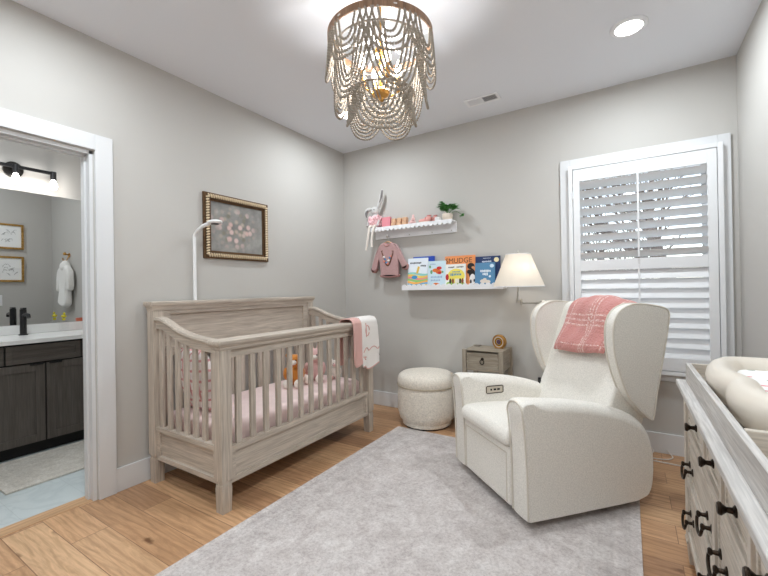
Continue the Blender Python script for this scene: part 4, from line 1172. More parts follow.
# footrest panel and seat
MB().box(-0.252, 0.252, -0.392, -0.34, 0.058, 0.375, 0.016, 4).build('footrest_panel', M['linen'], CH, local=True)
MB().tube([(-0.225, -0.394, 0.075), (-0.225, -0.394, 0.335), (0.225, -0.394, 0.335), (0.225, -0.394, 0.075)], 0.0035, 6).build('footrest_welt', M['welt'], CH, local=True)
SE = spline([(-0.415, 0.385), (-0.422, 0.415), (-0.405, 0.448), (-0.36, 0.467), (-0.2, 0.466), (0.0, 0.455), (0.24, 0.448)], 5) + [Vector((0.25, 0.37)), Vector((-0.39, 0.37))]
MB().pillow(SE, 0.258, 0.03, lambda p, a: Vector((a, p[0], p[1])), None, 5).build('seat_cushion', M['linen'], CH, local=True)
# back: slab between the wings
BK = spline([(0.165, 0.40), (0.20, 0.50), (0.265, 0.64), (0.32, 0.78), (0.375, 0.92), (0.412, 1.02), (0.445, 1.085), (0.49, 1.108), (0.55, 1.095), (0.59, 1.05), (0.585, 0.95), (0.55, 0.75), (0.50, 0.55), (0.46, 0.42)], 5) + [Vector((0.40, 0.30)), Vector((0.20, 0.30))]
MB().pillow(BK, 0.302, 0.02, lambda p, a: Vector((a, p[0], p[1])), None, 4).build('backrest', M['linen'], CH, local=True)
MB().box(-0.26, 0.26, 0.30, 0.40, 0.06, 0.45, 0.03, 3).build('rear_panel', M['linen'], CH, local=True)
# wings
WG = spline([(0.462, 0.458), (0.392, 0.509), (0.298, 0.606), (0.238, 0.735), (0.207, 0.849), (0.199, 0.947), (0.208, 1.012), (0.236, 1.062), (0.285, 1.095), (0.36, 1.113), (0.47, 1.105), (0.565, 1.086), (0.600, 1.066), (0.606, 1.03), (0.585, 0.92), (0.54, 0.74), (0.50, 0.58), (0.480, 0.48)], 5, True)
for s in (1, -1):
    def FW(p, a, s=s):
        fl_ = 0.004*max(0, (0.35-p[0]))/0.2
        return Vector((s*(0.322+fl_)+a, p[0], p[1]))
    MB().pillow(WG, 0.030, 0.012, FW, None, 4).build('wing', M['linen'], CH, local=True)
    for q in (-0.030, 0.030):
        MB().tube([FW(p, q*0.93)+Vector((0, 0, 0)) for p in WG], 0.0048, 6, closed=True).build('wing_welt', M['welt'], CH, local=True)
# control panel on the inner side of the far arm
m = MB().box(-0.2535, -0.2495, -0.232, -0.097, 0.513, 0.561, 0.0015)
m.build('control_panel', plain('panel_taupe', rgb(196, 186, 170), 0.4), CH, local=True)
m = MB().tube([(-0.2495, y_+0.023, z_-0.005) for y_, z_ in ((-0.25, 0.524), (-0.25, 0.560), (-0.243, 0.5655), (-0.132, 0.5655), (-0.125, 0.560), (-0.125, 0.524), (-0.132, 0.5185), (-0.243, 0.5185))], 0.003, 6, closed=True)
m.build('panel_rim', M['bronze'], CH, local=True)
m = MB()
for yy, w_ in ((-0.215, 0.006), (-0.187, 0.010), (-0.160, 0.010)): m.box(-0.2496, -0.2478, yy+0.023-w_, yy+0.023+w_, 0.531, 0.543, 0.001)
m.build('buttons', M['dark'], CH, local=True)
MB().box(-0.30, -0.285, 0.21, 0.235, 0.50, 0.56, 0.004).box(-0.315, -0.30, 0.22, 0.24, 0.50, 0.575, 0.004).build('recline_bracket', M['black'], CH, local=True)

# rose throw folded over the top of the back
PATH = spline([(0.272, 0.785), (0.300, 0.85), (0.345, 0.945), (0.385, 1.035), (0.43, 1.092), (0.49, 1.114), (0.55, 1.100), (0.60, 1.055), (0.612, 0.98), (0.60, 0.93)], 6)
PL = [0]
for a, b_ in zip(PATH, PATH[1:]): PL.append(PL[-1]+(b_-a).length)
def throw(u, v, d):
    s = u*PL[-1]
    for i in range(len(PATH)-1):
        if s <= PL[i+1]+1e-9:
            t = (s-PL[i])/(PL[i+1]-PL[i]); p = PATH[i].lerp(PATH[i+1], t); tg = (PATH[i+1]-PATH[i]).normalized(); break
    n = Vector((-tg.y, tg.x))
    rd = (1-abs(2*v-1)**4)*min(1, (u/0.06))**0.5
    h = 0.004+d*rd + 0.007*math.sin(9*v+5*u)+0.006*math.sin(13*u+2*v)+0.004*math.sin(23*v-11*u)
    x = -0.205+0.42*v + 0.03*(u-0.2) + 0.010*math.sin(7*u)
    lift = 0.035*v*max(0, 1-u/0.35)
    q = p+n*h
    return Vector((x, q.x+0.012*v*max(0, 1-u*3), q.y+0.028*v*max(0, 1-u*3)-0.012*math.sin(PI*v)*(1-u)))
m = MB()
m.sheet(lambda u, v: cw(throw(u, v, 0.034)), 44, 30)
o = m.build('throw_blanket', M['plaid'], base=cw((0, 0.27, 0.80)), smooth=80)
solidify(o, 0.02, -1); subsurf(o, 1)
tag(o, 'folded rose pink plaid throw draped over the recliner back', 'blanket')

# ------------------------------------------------------------------ ottoman
OX, OY, OS = -1.560, 3.180, 1.09
ot = thing('round_ottoman', 'round ivory boucle ottoman with lid by the back wall', 'ottoman', (OX, OY, 0))
def rs_(prof): return [(r_*OS, z_*1.02) for r_, z_ in prof]
MB().lathe(rs_([(0.0, 0.012), (0.19, 0.012), (0.20, 0.02), (0.203, 0.045), (0.20, 0.055), (0.0, 0.055)]), (OX, OY, 0), 56).build('base_ring', M['boucle'], ot)
MB().lathe(rs_([(0.0, 0.045), (0.20, 0.045), (0.222, 0.07), (0.236, 0.13), (0.240, 0.2), (0.238, 0.29), (0.234, 0.335), (0.228, 0.35), (0.0, 0.35)]), (OX, OY, 0), 64).build('body', M['boucle'], ot)
MB().lathe(rs_([(0.0, 0.352), (0.225, 0.352), (0.234, 0.357), (0.239, 0.375), (0.237, 0.405), (0.227, 0.435), (0.205, 0.452), (0.15, 0.464), (0.08, 0.47), (0.0, 0.472)]), (OX, OY, 0), 64).build('lid', M['boucle'], ot)
MB().lathe([(0.0, 0.0), (0.2, 0.0), (0.2, 0.014), (0.0, 0.014)], (OX, OY, 0), 40).build('glide', M['dark'], ot)
MB().tube([(OX+0.238*OS*math.cos(2*PI*k/64), OY+0.238*OS*math.sin(2*PI*k/64), 0.360) for k in range(64)], 0.005, 6, closed=True).build('lid_welt', plain('tan_welt', rgb(186, 172, 150), 0.9), ot)

# ------------------------------------------------------------------ nightstand
nx0, nx1, ny0, ny1, nz = -1.195, -0.855, 3.12, 3.43, 0.70
ns_ = thing('nightstand', 'small taupe washed wood nightstand with one drawer behind recliner', 'nightstand', ((nx0+nx1)/2, (ny0+ny1)/2, 0))
for x0, x1 in ((nx0, nx0+0.035), (nx1-0.035, nx1)):
    for y0, y1 in ((ny0, ny0+0.035), (ny1-0.035, ny1)):
        MB().box(x0, x1, y0, y1, 0.0, nz+0.004, 0.004).build('leg', M['night_z'], ns_)
MB().box(nx0+0.008, nx1-0.008, ny0+0.008, ny1-0.004, nz-0.022, nz, 0.003).build('top', M['night_x'], ns_)
for x0, x1 in ((nx0+0.010, nx0+0.024), (nx1-0.024, nx1-0.010)):
    MB().box(x0, x1, ny0+0.035, ny1-0.035, 0.535, nz-0.02, 0.002).build('side_panel', M['night_y'], ns_)
MB().box(nx0+0.035, nx1-0.035, ny1-0.02, ny1-0.01, 0.535, nz-0.02).build('back_panel', M['night_x'], ns_)
MB().box(nx0+0.035, nx1-0.035, ny0+0.008, ny0+0.03, 0.530, 0.548, 0.002).box(nx0+0.035, nx1-0.035, ny0+0.008, ny0+0.03, nz-0.026, nz-0.004, 0.002).build('rail', M['night_x'], ns_)
m = MB()
dx0, dx1, dz0, dz1 = nx0+0.038, nx1-0.038, 0.551, nz-0.029
m.box(dx0, dx1, ny0+0.012, ny0+0.03, dz0, dz1, 0.001)
for a, b_, c, d in ((dx0, dx1, dz0, dz0+0.012), (dx0, dx1, dz1-0.012, dz1), (dx0, dx0+0.012, dz0+0.012, dz1-0.012), (dx1-0.012, dx1, dz0+0.012, dz1-0.012)):
    m.box(a, b_, ny0+0.006, ny0+0.013, c, d, 0.002)
dr = m.build('drawer', M['night_x'], ns_)
xm = (dx0+dx1)/2; zm_ = (dz0+dz1)/2
m = MB().lathe([(0.0, 0.0), (0.013, 0.0), (0.010, 0.006), (0.0, 0.008)], (xm, ny0+0.012, zm_+0.018), 16, mat=Matrix.Rotation(PI/2, 4, 'X'))
m.tube([(xm+0.016*math.sin(a), ny0+0.002, zm_-0.004+0.020*math.cos(a)) for a in [2*PI*k/20 for k in range(20)]], 0.0035, 6, closed=True)
m.build('ring_pull', M['bronze'], dr)
MB().box(nx0+0.01, nx1-0.01, ny0+0.01, ny1-0.01, 0.20, 0.22, 0.003).build('shelf', M['night_x'], ns_)
MB().box(nx0+0.035, nx1-0.035, ny0+0.03, ny1-0.02, 0.530, 0.536).build('drawer_bottom', M['night_x'], ns_)
# clock-like gold disc ornament
ck = thing('table_clock', 'round gold rimmed clock standing on the nightstand', 'clock', (-0.935, 3.32, nz))
mt_ = Matrix.Rotation(R(-14), 4, 'Z') @ Matrix.Rotation(PI/2, 4, 'X')
cc = (-0.935, 3.32, nz+0.055)
MB().lathe([(0.055, -0.018), (0.061, -0.012), (0.061, 0.012), (0.055, 0.018), (0.046, 0.018), (0.046, -0.018), (0.055, -0.018)], cc, 40, mat=mt_, caps=False).build('rim', M['brass'], ck)
MB().lathe([(0.0, -0.012), (0.046, -0.012), (0.046, 0.013), (0.0, 0.013)], cc, 40, mat=mt_).build('face', plain('bone_dial', rgb(228, 220, 206), 0.4), ck)
MB().lathe([(0.022, 0.0135), (0.036, 0.0135), (0.036, 0.016), (0.022, 0.016), (0.022, 0.0135)], cc, 32, mat=mt_, caps=False).build('inner_ring', plain('brass_ring', rgb(176, 132, 40), 0.3, metal=0.9), ck)
MB().lathe([(0.0, 0.0135), (0.020, 0.0135), (0.016, 0.018), (0.0, 0.019)], cc, 24, mat=mt_).build('dial_center', plain('plum_dial', rgb(96, 70, 88), 0.3), ck)
MB().box(-0.972, -0.898, 3.30, 3.34, nz, nz+0.006, 0.002).build('foot', M['brass'], ck)
tag(MB().box(-1.165, -1.115, 3.34, 3.40, nz, nz+0.008, 0.003).build('coaster', plain('dark_coaster', rgb(120, 110, 98), 0.6)), 'small dark flat coaster on the nightstand beside the clock', 'coaster')

# ------------------------------------------------------------------ swing arm wall lamp
LY = 3.22
lp = thing('wall_lamp', 'nickel swing arm wall lamp with white tapered shade', 'wall lamp', (-0.60, YB, 1.02))
SX = -0.742
MB().lathe([(0.0, 0), (0.022, 0), (0.022, 0.006), (0.014, 0.012), (0.0, 0.013)], (-0.605, YB, 1.083), 24, mat=Matrix.Rotation(PI/2, 4, 'X')).build('wall_plate', M['nickel'], lp)
MB().cyl((-0.605, YB-0.01, 1.083), (-0.61, 3.42, 1.083), 0.008, n=12).cyl((-0.61, 3.42, 1.070), (-0.61, 3.42, 1.096), 0.011, n=14).build('bracket', M['nickel'], lp)
MB().tube([(-0.61, 3.42, 1.083), (-0.728, LY+0.01, 1.086)], 0.0065, 10).build('arm', M['nickel'], lp)
MB().cyl((-0.728, LY, 1.072), (-0.728, LY, 1.115), 0.010, n=14).ball((-0.728, LY, 1.118), 0.009).tube([(-0.728, LY, 1.100), (SX-0.010, LY-0.02, 1.105)], 0.006, 8).build('elbow', M['nickel'], lp)
MB().tube([(SX-0.010, LY-0.02, 1.098), (SX-0.010, LY-0.02, 1.115), (SX, LY-0.02, 1.28)], 0.006, 10).cyl((SX-0.01, LY-0.02, 1.092), (SX-0.01, LY-0.02, 1.118), 0.011, n=14).build('stem', M['nickel'], lp)
zb0, zb1, rb0, rb1 = 1.222, 1.478, 0.196, 0.094
o = MB().lathe([(rb0, zb0), (rb1, zb1)], (SX, LY-0.02, 0), 56, caps=False).build('lamp_shade', M['shade'], lp, smooth=80)
solidify(o, 0.002)
m = MB()
for rr, z in ((rb0, zb0), (rb1, zb1)): m.tube([(SX+rr*math.cos(2*PI*k/48), LY-0.02+rr*math.sin(2*PI*k/48), z) for k in range(48)], 0.003, 6, closed=True)
m.build('shade_rim', M['white'], lp)
m = MB().cyl((SX, LY-0.02, 1.28), (SX, LY-0.02, zb1+0.012), 0.004, n=8).ball((SX, LY-0.02, zb1+0.018), (0.009, 0.009, 0.012))
for k in range(3):
    a = 2*PI*k/3+0.4; m.cyl((SX, LY-0.02, zb1-0.002), (SX+rb1*math.cos(a), LY-0.02+rb1*math.sin(a), zb1-0.002), 0.002, n=6)
m.build('finial', M['nickel'], lp)
MB().lathe([(0.012, 0.0), (0.016, 0.02), (0.028, 0.055), (0.026, 0.075), (0.014, 0.09), (0.001, 0.094)], (SX, LY-0.02, 1.285), 16).build('bulb', emit('lamp_bulb', (1, 0.95, 0.88, 1), 3), lp)
lamp('wall_lamp_bulb_light', 'POINT', (SX+0.045, LY-0.06, 1.34), 0.7, (1, 0.96, 0.92), 0.03)

# ------------------------------------------------------------------ wall shelves with scalloped lips
def scallop(x0, x1, n, z0, h, up):
    """scalloped strip outline in (x, z)"""
    pts = []; w = (x1-x0)/n
    for i in range(n):
        for k in range(7):
            t = k/6
            pts.append(Vector((x0+w*(i+t), z0 + (1 if up else -1)*h*math.sin(PI*t)**0.7)))
    return pts
YS = 3.345
us = thing('wall_shelf', 'upper white wall shelf with scalloped front edge holding toys', 'shelf', (-1.79, YB, 1.74))
UX0, UX1 = -2.255, -1.352
UZ = 1.845
MB().box(UX0, UX1, YS, YB, UZ-0.015, UZ, 0.002).build('shelf_board', M['white'], us)
MB().box(UX0, UX1, YB-0.014, YB, UZ-0.105, UZ-0.015, 0.002).build('back_plate', M['white'], us)
sp_ = [Vector((UX1, UZ+0.004)), Vector((UX0, UZ+0.004))] + scallop(UX0, UX1, 19, UZ-0.020, 0.021, False)
m = MB()
A = [Vector((p.x, YS-0.012, p.y)) for p in sp_]
n = 0
strip = scallop(UX0, UX1, 19, UZ-0.020, 0.021, False)
for y0 in (0,):
    t0 = [m.bm.verts.new((p.x, YS-0.012, UZ+0.004)) for p in strip]; t1 = [m.bm.verts.new((p.x, YS-0.012, p.y)) for p in strip]
    k0 = [m.bm.verts.new((p.x, YS, UZ+0.004)) for p in strip]; k1 = [m.bm.verts.new((p.x, YS, p.y)) for p in strip]
    for a, b_ in ((t0, t1), (t1, k1), (k1, k0), (k0, t0)): m.bridge(a, b_, closed=False)
    m.cap([t0[0], t1[0], k1[0], k0[0]]); m.cap([t0[-1], t1[-1], k1[-1], k0[-1]])
bmesh.ops.remove_doubles(m.bm, verts=m.bm.verts, dist=1e-5)
m.build('scalloped_lip', M['white'], us)
for x in (-2.12, -1.85, -1.60, -1.40):
    m = MB().cyl((x, YB-0.016, UZ-0.085), (x, YB-0.013, UZ-0.085), 0.006, n=10).build('screw', M['nickel'], us)
pg = MB().cyl((-2.075, YB-0.014, UZ-0.085), (-2.075, YB-0.07, UZ-0.08), 0.006, n=10).ball((-2.075, YB-0.072, UZ-0.08), 0.009).build('peg', M['white'], us)
ls = thing('picture_ledge', 'lower white wall ledge with scalloped lip displaying books', 'shelf', (-1.42, YB, 1.195))
PX0, PX1 = -1.885, -0.90
PZ = 1.222
MB().box(PX0, PX1, YS, YB, PZ-0.018, PZ, 0.002).build('shelf_board', M['white'], ls)
MB().box(PX0, PX1, YB-0.014, YB, PZ, PZ+0.075, 0.002).build('back_plate', M['white'], ls)
strip = scallop(PX0, PX1, 19, PZ+0.018, 0.019, True)
m = MB()
t0 = [m.bm.verts.new((p.x, YS-0.012, PZ-0.018)) for p in strip]; t1 = [m.bm.verts.new((p.x, YS-0.012, p.y)) for p in strip]
k0 = [m.bm.verts.new((p.x, YS, PZ-0.018)) for p in strip]; k1 = [m.bm.verts.new((p.x, YS, p.y)) for p in strip]
for a, b_ in ((t0, t1), (t1, k1), (k1, k0), (k0, t0)): m.bridge(a, b_, closed=False)
m.cap([t0[0], t1[0], k1[0], k0[0]]); m.cap([t0[-1], t1[-1], k1[-1], k0[-1]])
bmesh.ops.remove_doubles(m.bm, verts=m.bm.verts, dist=1e-5)
m.build('scalloped_lip', M['white'], ls)

# ------------------------------------------------------------------ books on the ledge
def mat(c, rough=0.5): 
    k = 'c%d_%d_%d' % c
    if k not in M: M[k] = plain('ink_'+k, rgb(*c), rough)
    return M[k]
BOOKS = 'picture books on the lower ledge'
def book(label, x0, x1, yb, h, cover, lean=8, t=0.012):
    """stands on the ledge leaning back; local frame: x along the cover, z up, front face at y=0"""
    o = thing('picture_book', label, 'book', (x0, yb, PZ+0.002), group=BOOKS)
    o.matrix_basis = o.matrix_basis @ Matrix.Rotation(R(-lean), 4, 'X'); WM[o.name] = o.matrix_basis.copy()
    w = x1-x0
    MB().box(0, w, 0, 0.002, 0, h).box(0, w, t-0.002, t, 0, h).box(0, 0.002, 0.002, t-0.002, 0, h).build('cover', mat(cover), o, local=True)
    MB().box(0.002, w-0.003, 0.002, t-0.002, 0.003, h-0.003).build('page_block', M['pages'], o, local=True)
    return o, w, h
def art(o, name, c, fn):
    m = MB(); fn(m); m.build(name, mat(c), o, local=True)
def disc(m, x, z, rx, rz, y=-0.0006, n=20):
    m.prism([(x+rx*math.cos(2*PI*k/n), z+rz*math.sin(2*PI*k/n)) for k in range(n)], y, 0.0004, F_xz)
def squig(m, x, z, w, h, n, y=-0.0008):
    for k in range(n):
        xx = x+w*k/n
        m.box(xx, xx+w/n*0.68, y, 0.0004, z-h*random.uniform(0.3, 0.5), z+h*random.uniform(0.3, 0.5))
# back row first
b, w, h = book('blue children\'s book mostly hidden behind the rainbow book', -1.80, -1.572, 3.418, 0.305, (36, 74, 178), 1)
art(b, 'cover_band', (92, 150, 220), lambda m: m.box(0.01, 0.13, -0.0006, 0.0004, 0.287, 0.296))
b, w, h = book('orange picture book titled SMUDGE with a penguin behind others', -1.462, -1.170, 3.418, 0.292, (238, 152, 92), 1)
fc = bpy.data.curves.new('title', 'FONT'); fc.body = 'SMUDGE'; fc.size = 0.066; fc.extrude = 0.0006; fc.align_x = 'CENTER'
tmp = bpy.data.objects.new('lettering', fc); COL.objects.link(tmp)
tme = bpy.data.meshes.new_from_object(tmp.evaluated_get(bpy.context.evaluated_depsgraph_get())); bpy.data.objects.remove(tmp)
tme.materials.clear(); tme.materials.append(mat((120, 74, 44)))
to = bpy.data.objects.new('title', tme); link(to, b, Matrix.Translation((w*0.46, -0.001, 0.226)) @ Matrix.Rotation(PI/2, 4, 'X'))
art(b, 'picture_bird', (24, 22, 24), lambda m: (disc(m, 0.252, 0.19, 0.034, 0.030), disc(m, 0.262, 0.12, 0.03, 0.045), disc(m, 0.235, 0.14, 0.022, 0.02)))
art(b, 'picture_bird_face', (226, 160, 110), lambda m: disc(m, 0.272, 0.178, 0.014, 0.011, -0.0012))
art(b, 'picture_bird_belly', (244, 242, 240), lambda m: (disc(m, 0.266, 0.07, 0.028, 0.05, -0.0012)))
art(b, 'picture_bird_spots', (30, 28, 30), lambda m: (disc(m, 0.25, 0.05, 0.008, 0.02, -0.0016), disc(m, 0.283, 0.06, 0.008, 0.014, -0.0016)))
b, w, h = book('navy picture book with moon peeking above the blue book', -1.166, -0.945, 3.418, 0.272, (24, 50, 98), 1)
art(b, 'moon', (238, 226, 180), lambda m: disc(m, 0.188, 0.238, 0.022, 0.021))
art(b, 'cover_text', (226, 232, 240), lambda m: (squig(m, 0.06, 0.225, 0.085, 0.016, 9), squig(m, 0.07, 0.255, 0.07, 0.006, 9)))
# front row
b, w, h = book('white picture book with a rainbow swirl at ledge\'s left end', -1.848, -1.632, 3.385, 0.292, (232, 240, 248), 4)
def wave(m, z, amp, th, ph):
    top = [(w*k/16, z+th/2+amp*math.sin(k/16*5+ph)) for k in range(17)]
    bot = [(w*k/16, z-th/2+amp*math.sin(k/16*5+ph)) for k in range(16, -1, -1)]
    m.prism(top+bot, -0.0006-0.0001*ph, 0.0004, F_xz)
for i, (c, z) in enumerate((((142, 206, 200), 0.135), ((240, 206, 96), 0.115), ((236, 150, 140), 0.095), ((150, 200, 120), 0.075), ((246, 180, 90), 0.055), ((120, 176, 214), 0.035), ((244, 214, 110), 0.016))):
    art(b, 'swirl', c, lambda m: wave(m, z, 0.010, 0.022, 0.4+i*0.5))
art(b, 'tower', (226, 190, 90), lambda m: m.box(0.10, 0.122, -0.0026, 0.0004, 0.14, 0.21, rot=Matrix.Rotation(R(16), 3, 'Y')))
art(b, 'pond', (60, 150, 206), lambda m: disc(m, 0.075, 0.105, 0.032, 0.018, -0.003))
art(b, 'cover_text', (30, 32, 44), lambda m: (squig(m, 0.025, 0.245, 0.125, 0.018, 9), squig(m, 0.14, 0.215, 0.06, 0.018, 4), squig(m, 0.07, 0.022, 0.1, 0.012, 7, -0.003)))
b, w, h = book('pale blue picture book with red and orange animals', -1.630, -1.450, 3.390, 0.255, (204, 226, 236), 4)
for q in ((0.075, 0.165, 0.03, 0.018), (0.11, 0.15, 0.03, 0.02), (0.085, 0.03, 0.036, 0.016)): art(b, 'cover_art', (228, 120, 50), lambda m: disc(m, *q))
for q in ((0.115, 0.185, 0.026, 0.016, -0.001), (0.12, 0.14, 0.02, 0.012, -0.001)): art(b, 'cover_art', (206, 44, 40), lambda m: disc(m, *q))
art(b, 'leaves', (110, 160, 110), lambda m: (disc(m, 0.035, 0.15, 0.012, 0.02), disc(m, 0.02, 0.2, 0.01, 0.014), disc(m, 0.15, 0.148, 0.01, 0.01)))
art(b, 'cover_text', (150, 176, 206), lambda m: (squig(m, 0.03, 0.10, 0.12, 0.022, 8), squig(m, 0.03, 0.07, 0.1, 0.018, 6), squig(m, 0.02, 0.225, 0.06, 0.012, 6)))
b, w, h = book('white picture book with a yellow circle and small animals', -1.448, -1.252, 3.385, 0.215, (238, 238, 234), 4)
art(b, 'yellow_circle', (236, 220, 96), lambda m: disc(m, 0.105, 0.105, 0.084, 0.068))
art(b, 'title_band', (70, 140, 176), lambda m: (squig(m, 0.05, 0.118, 0.11, 0.026, 7, -0.0012), squig(m, 0.065, 0.143, 0.08, 0.014, 7, -0.0012)))
art(b, 'cover_text', (60, 54, 50), lambda m: (squig(m, 0.03, 0.187, 0.06, 0.014, 5), squig(m, 0.11, 0.187, 0.07, 0.014, 5)))
art(b, 'red_bird', (190, 36, 40), lambda m: (disc(m, 0.018, 0.095, 0.016, 0.03, -0.0012)))
art(b, 'grass', (150, 190, 90), lambda m: (disc(m, 0.05, 0.035, 0.04, 0.018, -0.001), disc(m, 0.15, 0.035, 0.036, 0.016, -0.001)))
for c, xs in (((140, 74, 44), (0.075, 0.168)), ((64, 56, 50), (0.05, 0.145)), ((232, 226, 214), (0.105, 0.125))):
    for x in xs: art(b, 'cover_art', c, lambda m: disc(m, x, 0.058, 0.011, 0.024, -0.0016))
b, w, h = book('blue picture book with sleeping animals in front of navy one', -1.164, -0.985, 3.385, 0.215, (82, 134, 172), 4)
art(b, 'moon', (206, 226, 240), lambda m: disc(m, 0.152, 0.185, 0.018, 0.016))
art(b, 'cover_text', (240, 244, 248), lambda m: (squig(m, 0.05, 0.140, 0.095, 0.024, 8), squig(m, 0.07, 0.112, 0.05, 0.024, 4), disc(m, 0.135, 0.092, 0.010, 0.010)))
art(b, 'sleeping_animals', (236, 224, 208), lambda m: (disc(m, 0.075, 0.05, 0.028, 0.018), disc(m, 0.115, 0.045, 0.026, 0.016), disc(m, 0.09, 0.066, 0.016, 0.012)))

# ------------------------------------------------------------------ things on the upper shelf
zs = UZ+0.001
# long-eared bunny doll, legs hanging over the edge
dl = thing('bunny_doll', 'long eared white bunny doll in pink tutu sitting on shelf', 'doll', (-2.215, 3.375, zs+0.002))
dx, dy = -2.215, 3.385
m = MB().ball((dx, dy, zs+0.075), (0.05, 0.042, 0.075)).ball((dx-0.005, dy, zs+0.185), (0.044, 0.042, 0.046)).ball((dx, dy, zs+0.135), (0.022, 0.022, 0.03))
o = m.build('body', M['greyplush'], dl); blob(o, 0.006, 4)
m = MB(); rnd = random.Random(4)
for k in range(60):
    a = rnd.uniform(0, 2*PI); zz = rnd.uniform(0.03, 0.13); rr = 0.072-0.14*abs(zz-0.07)
    m.ball((dx+rr*math.cos(a), dy+rr*0.85*math.sin(a), zs+zz), (0.014, 0.006, 0.017), (rnd.uniform(-.6, .6), rnd.uniform(-.6, .6), a), u=7, v=5)
m.ball((dx, dy, zs+0.075), (0.068, 0.055, 0.066))
m.build('tutu', plain('pink_tulle', rgb(238, 196, 200), 0.9, bump=0.6, bscale=120, var=0.15, vscale=80), dl)
ear = spline([(dx+0.030, dy, zs+0.215), (dx+0.068, dy-0.005, zs+0.285), (dx+0.086, dy-0.005, zs+0.35), (dx+0.090, dy, zs+0.40)], 6)
m = MB().tube(ear, [0.010+0.012*math.sin(PI*min(1, 0.12+i/len(ear)))for i in range(len(ear)-1)]+[0.004], 10); m.build('ear', M['greyplush'], dl)
m = MB().tube([p+Vector((0.004, -0.010, -0.004)) for p in ear[2:-2]], [0.006+0.007*math.sin(PI*i/(len(ear)-4)) for i in range(len(ear)-4)], 8); m.build('inner_ear', M['greydark'], dl)
ear = spline([(dx-0.035, dy-0.005, zs+0.205), (dx-0.072, dy-0.01, zs+0.205), (dx-0.100, dy-0.015, zs+0.185), (dx-0.105, dy-0.015, zs+0.15), (dx-0.095, dy-0.015, zs+0.115)], 5)
m = MB().tube(ear, [0.010+0.012*math.sin(PI*min(1, 0.1+i/len(ear))) for i in range(len(ear)-1)]+[0.005], 10); m.build('ear', M['greyplush'], dl)
m = MB().tube([p+Vector((0.006, -0.009, -0.004)) for p in ear[3:-2]], [0.005+0.008*math.sin(PI*i/(len(ear)-5)) for i in range(len(ear)-5)], 8); m.build('inner_ear', M['greydark'], dl)
for sx in (-0.02, 0.014): MB().ball((dx-0.005+sx, dy-0.040, zs+0.192), 0.005, u=8, v=6).build('eye', M['eye'], dl)
MB().tube([(dx-0.04, dy-0.01, zs+0.12), (dx-0.075, dy-0.03, zs+0.07), (dx-0.07, dy-0.045, zs+0.025)], [0.012, 0.011, 0.012], 10).build('arm', M['greyplush'], dl)
MB().tube([(dx+0.04, dy-0.01, zs+0.12), (dx+0.062, dy-0.035, zs+0.07), (dx+0.05, dy-0.045, zs+0.025)], [0.012, 0.011, 0.012], 10).build('arm', M['greyplush'], dl)
for x1, z1 in ((-0.075, -0.225), (-0.005, -0.195)):
    MB().tube(spline([(dx+(-0.02 if x1 < -0.02 else 0.02), dy-0.03, zs+0.022), (dx+(-0.03 if x1 < -0.02 else 0.02), YS-0.018, zs+0.022), (dx+(-0.036 if x1 < -0.02 else 0.018), YS-0.032, zs-0.02), (dx+x1*0.7, YS-0.032, zs-0.11), (dx+x1, YS-0.032, zs+z1)], 5), 0.0115, 10).build('leg', M['cream'], dl)
tag(MB().box(-2.128, -2.032, 3.37, 3.41, zs, zs+0.105, 0.004).build('gift_box', M['pinkbook']), 'small pink box standing beside the bunny doll', 'box')
BL = 'wooden blocks on the upper shelf'
bw = 0.048
words = ['upper left', 'upper middle', 'upper right']
lab = {(0, 0): 'lower left pale wooden block in the stack beside pink box', (1, 0): 'lower middle pale wooden block in the shelf stack', (2, 0): 'lower right pale wooden block in the shelf stack',
       (0, 1): 'upper left wooden block in the stack beside pink box', (1, 1): 'upper middle wooden block in the shelf stack', (2, 1): 'upper right wooden block in the shelf stack'}
for (i, j), l in lab.items():
    x = -2.018+i*(bw+0.014)+(0.006 if j else 0); z = zs+j*(bw-0.008)
    hgt = bw-0.008
    o = MB().box(x, x+bw, 3.365, 3.365+bw, z, z+hgt, 0.005, 3).build('wooden_block', M['beech'])
    tag(o, l, 'block', BL)
# little pink bunny figure
pf = thing('bunny_figurine', 'small pink bunny figurine between the blocks and baby shoes', 'figurine', (-1.775, 3.375, zs))
o = MB().ball((-1.775, 3.375, zs+0.022), (0.034, 0.028, 0.023)).ball((-1.768, 3.372, zs+0.052), (0.020, 0.018, 0.020)).ball((-1.762, 3.375, zs+0.080), (0.006, 0.005, 0.020)).ball((-1.776, 3.375, zs+0.079), (0.006, 0.005, 0.020), (0, -.2, 0)).ball((-1.80, 3.36, zs+0.012), (0.02, 0.014, 0.012)).build('figure', M['pinkplush'], pf); blob(o, 0.004, 3)
MB().ball((-1.768, 3.362, zs+0.034), (0.019, 0.012, 0.006)).build('scarf', M['mauvedark'], pf)
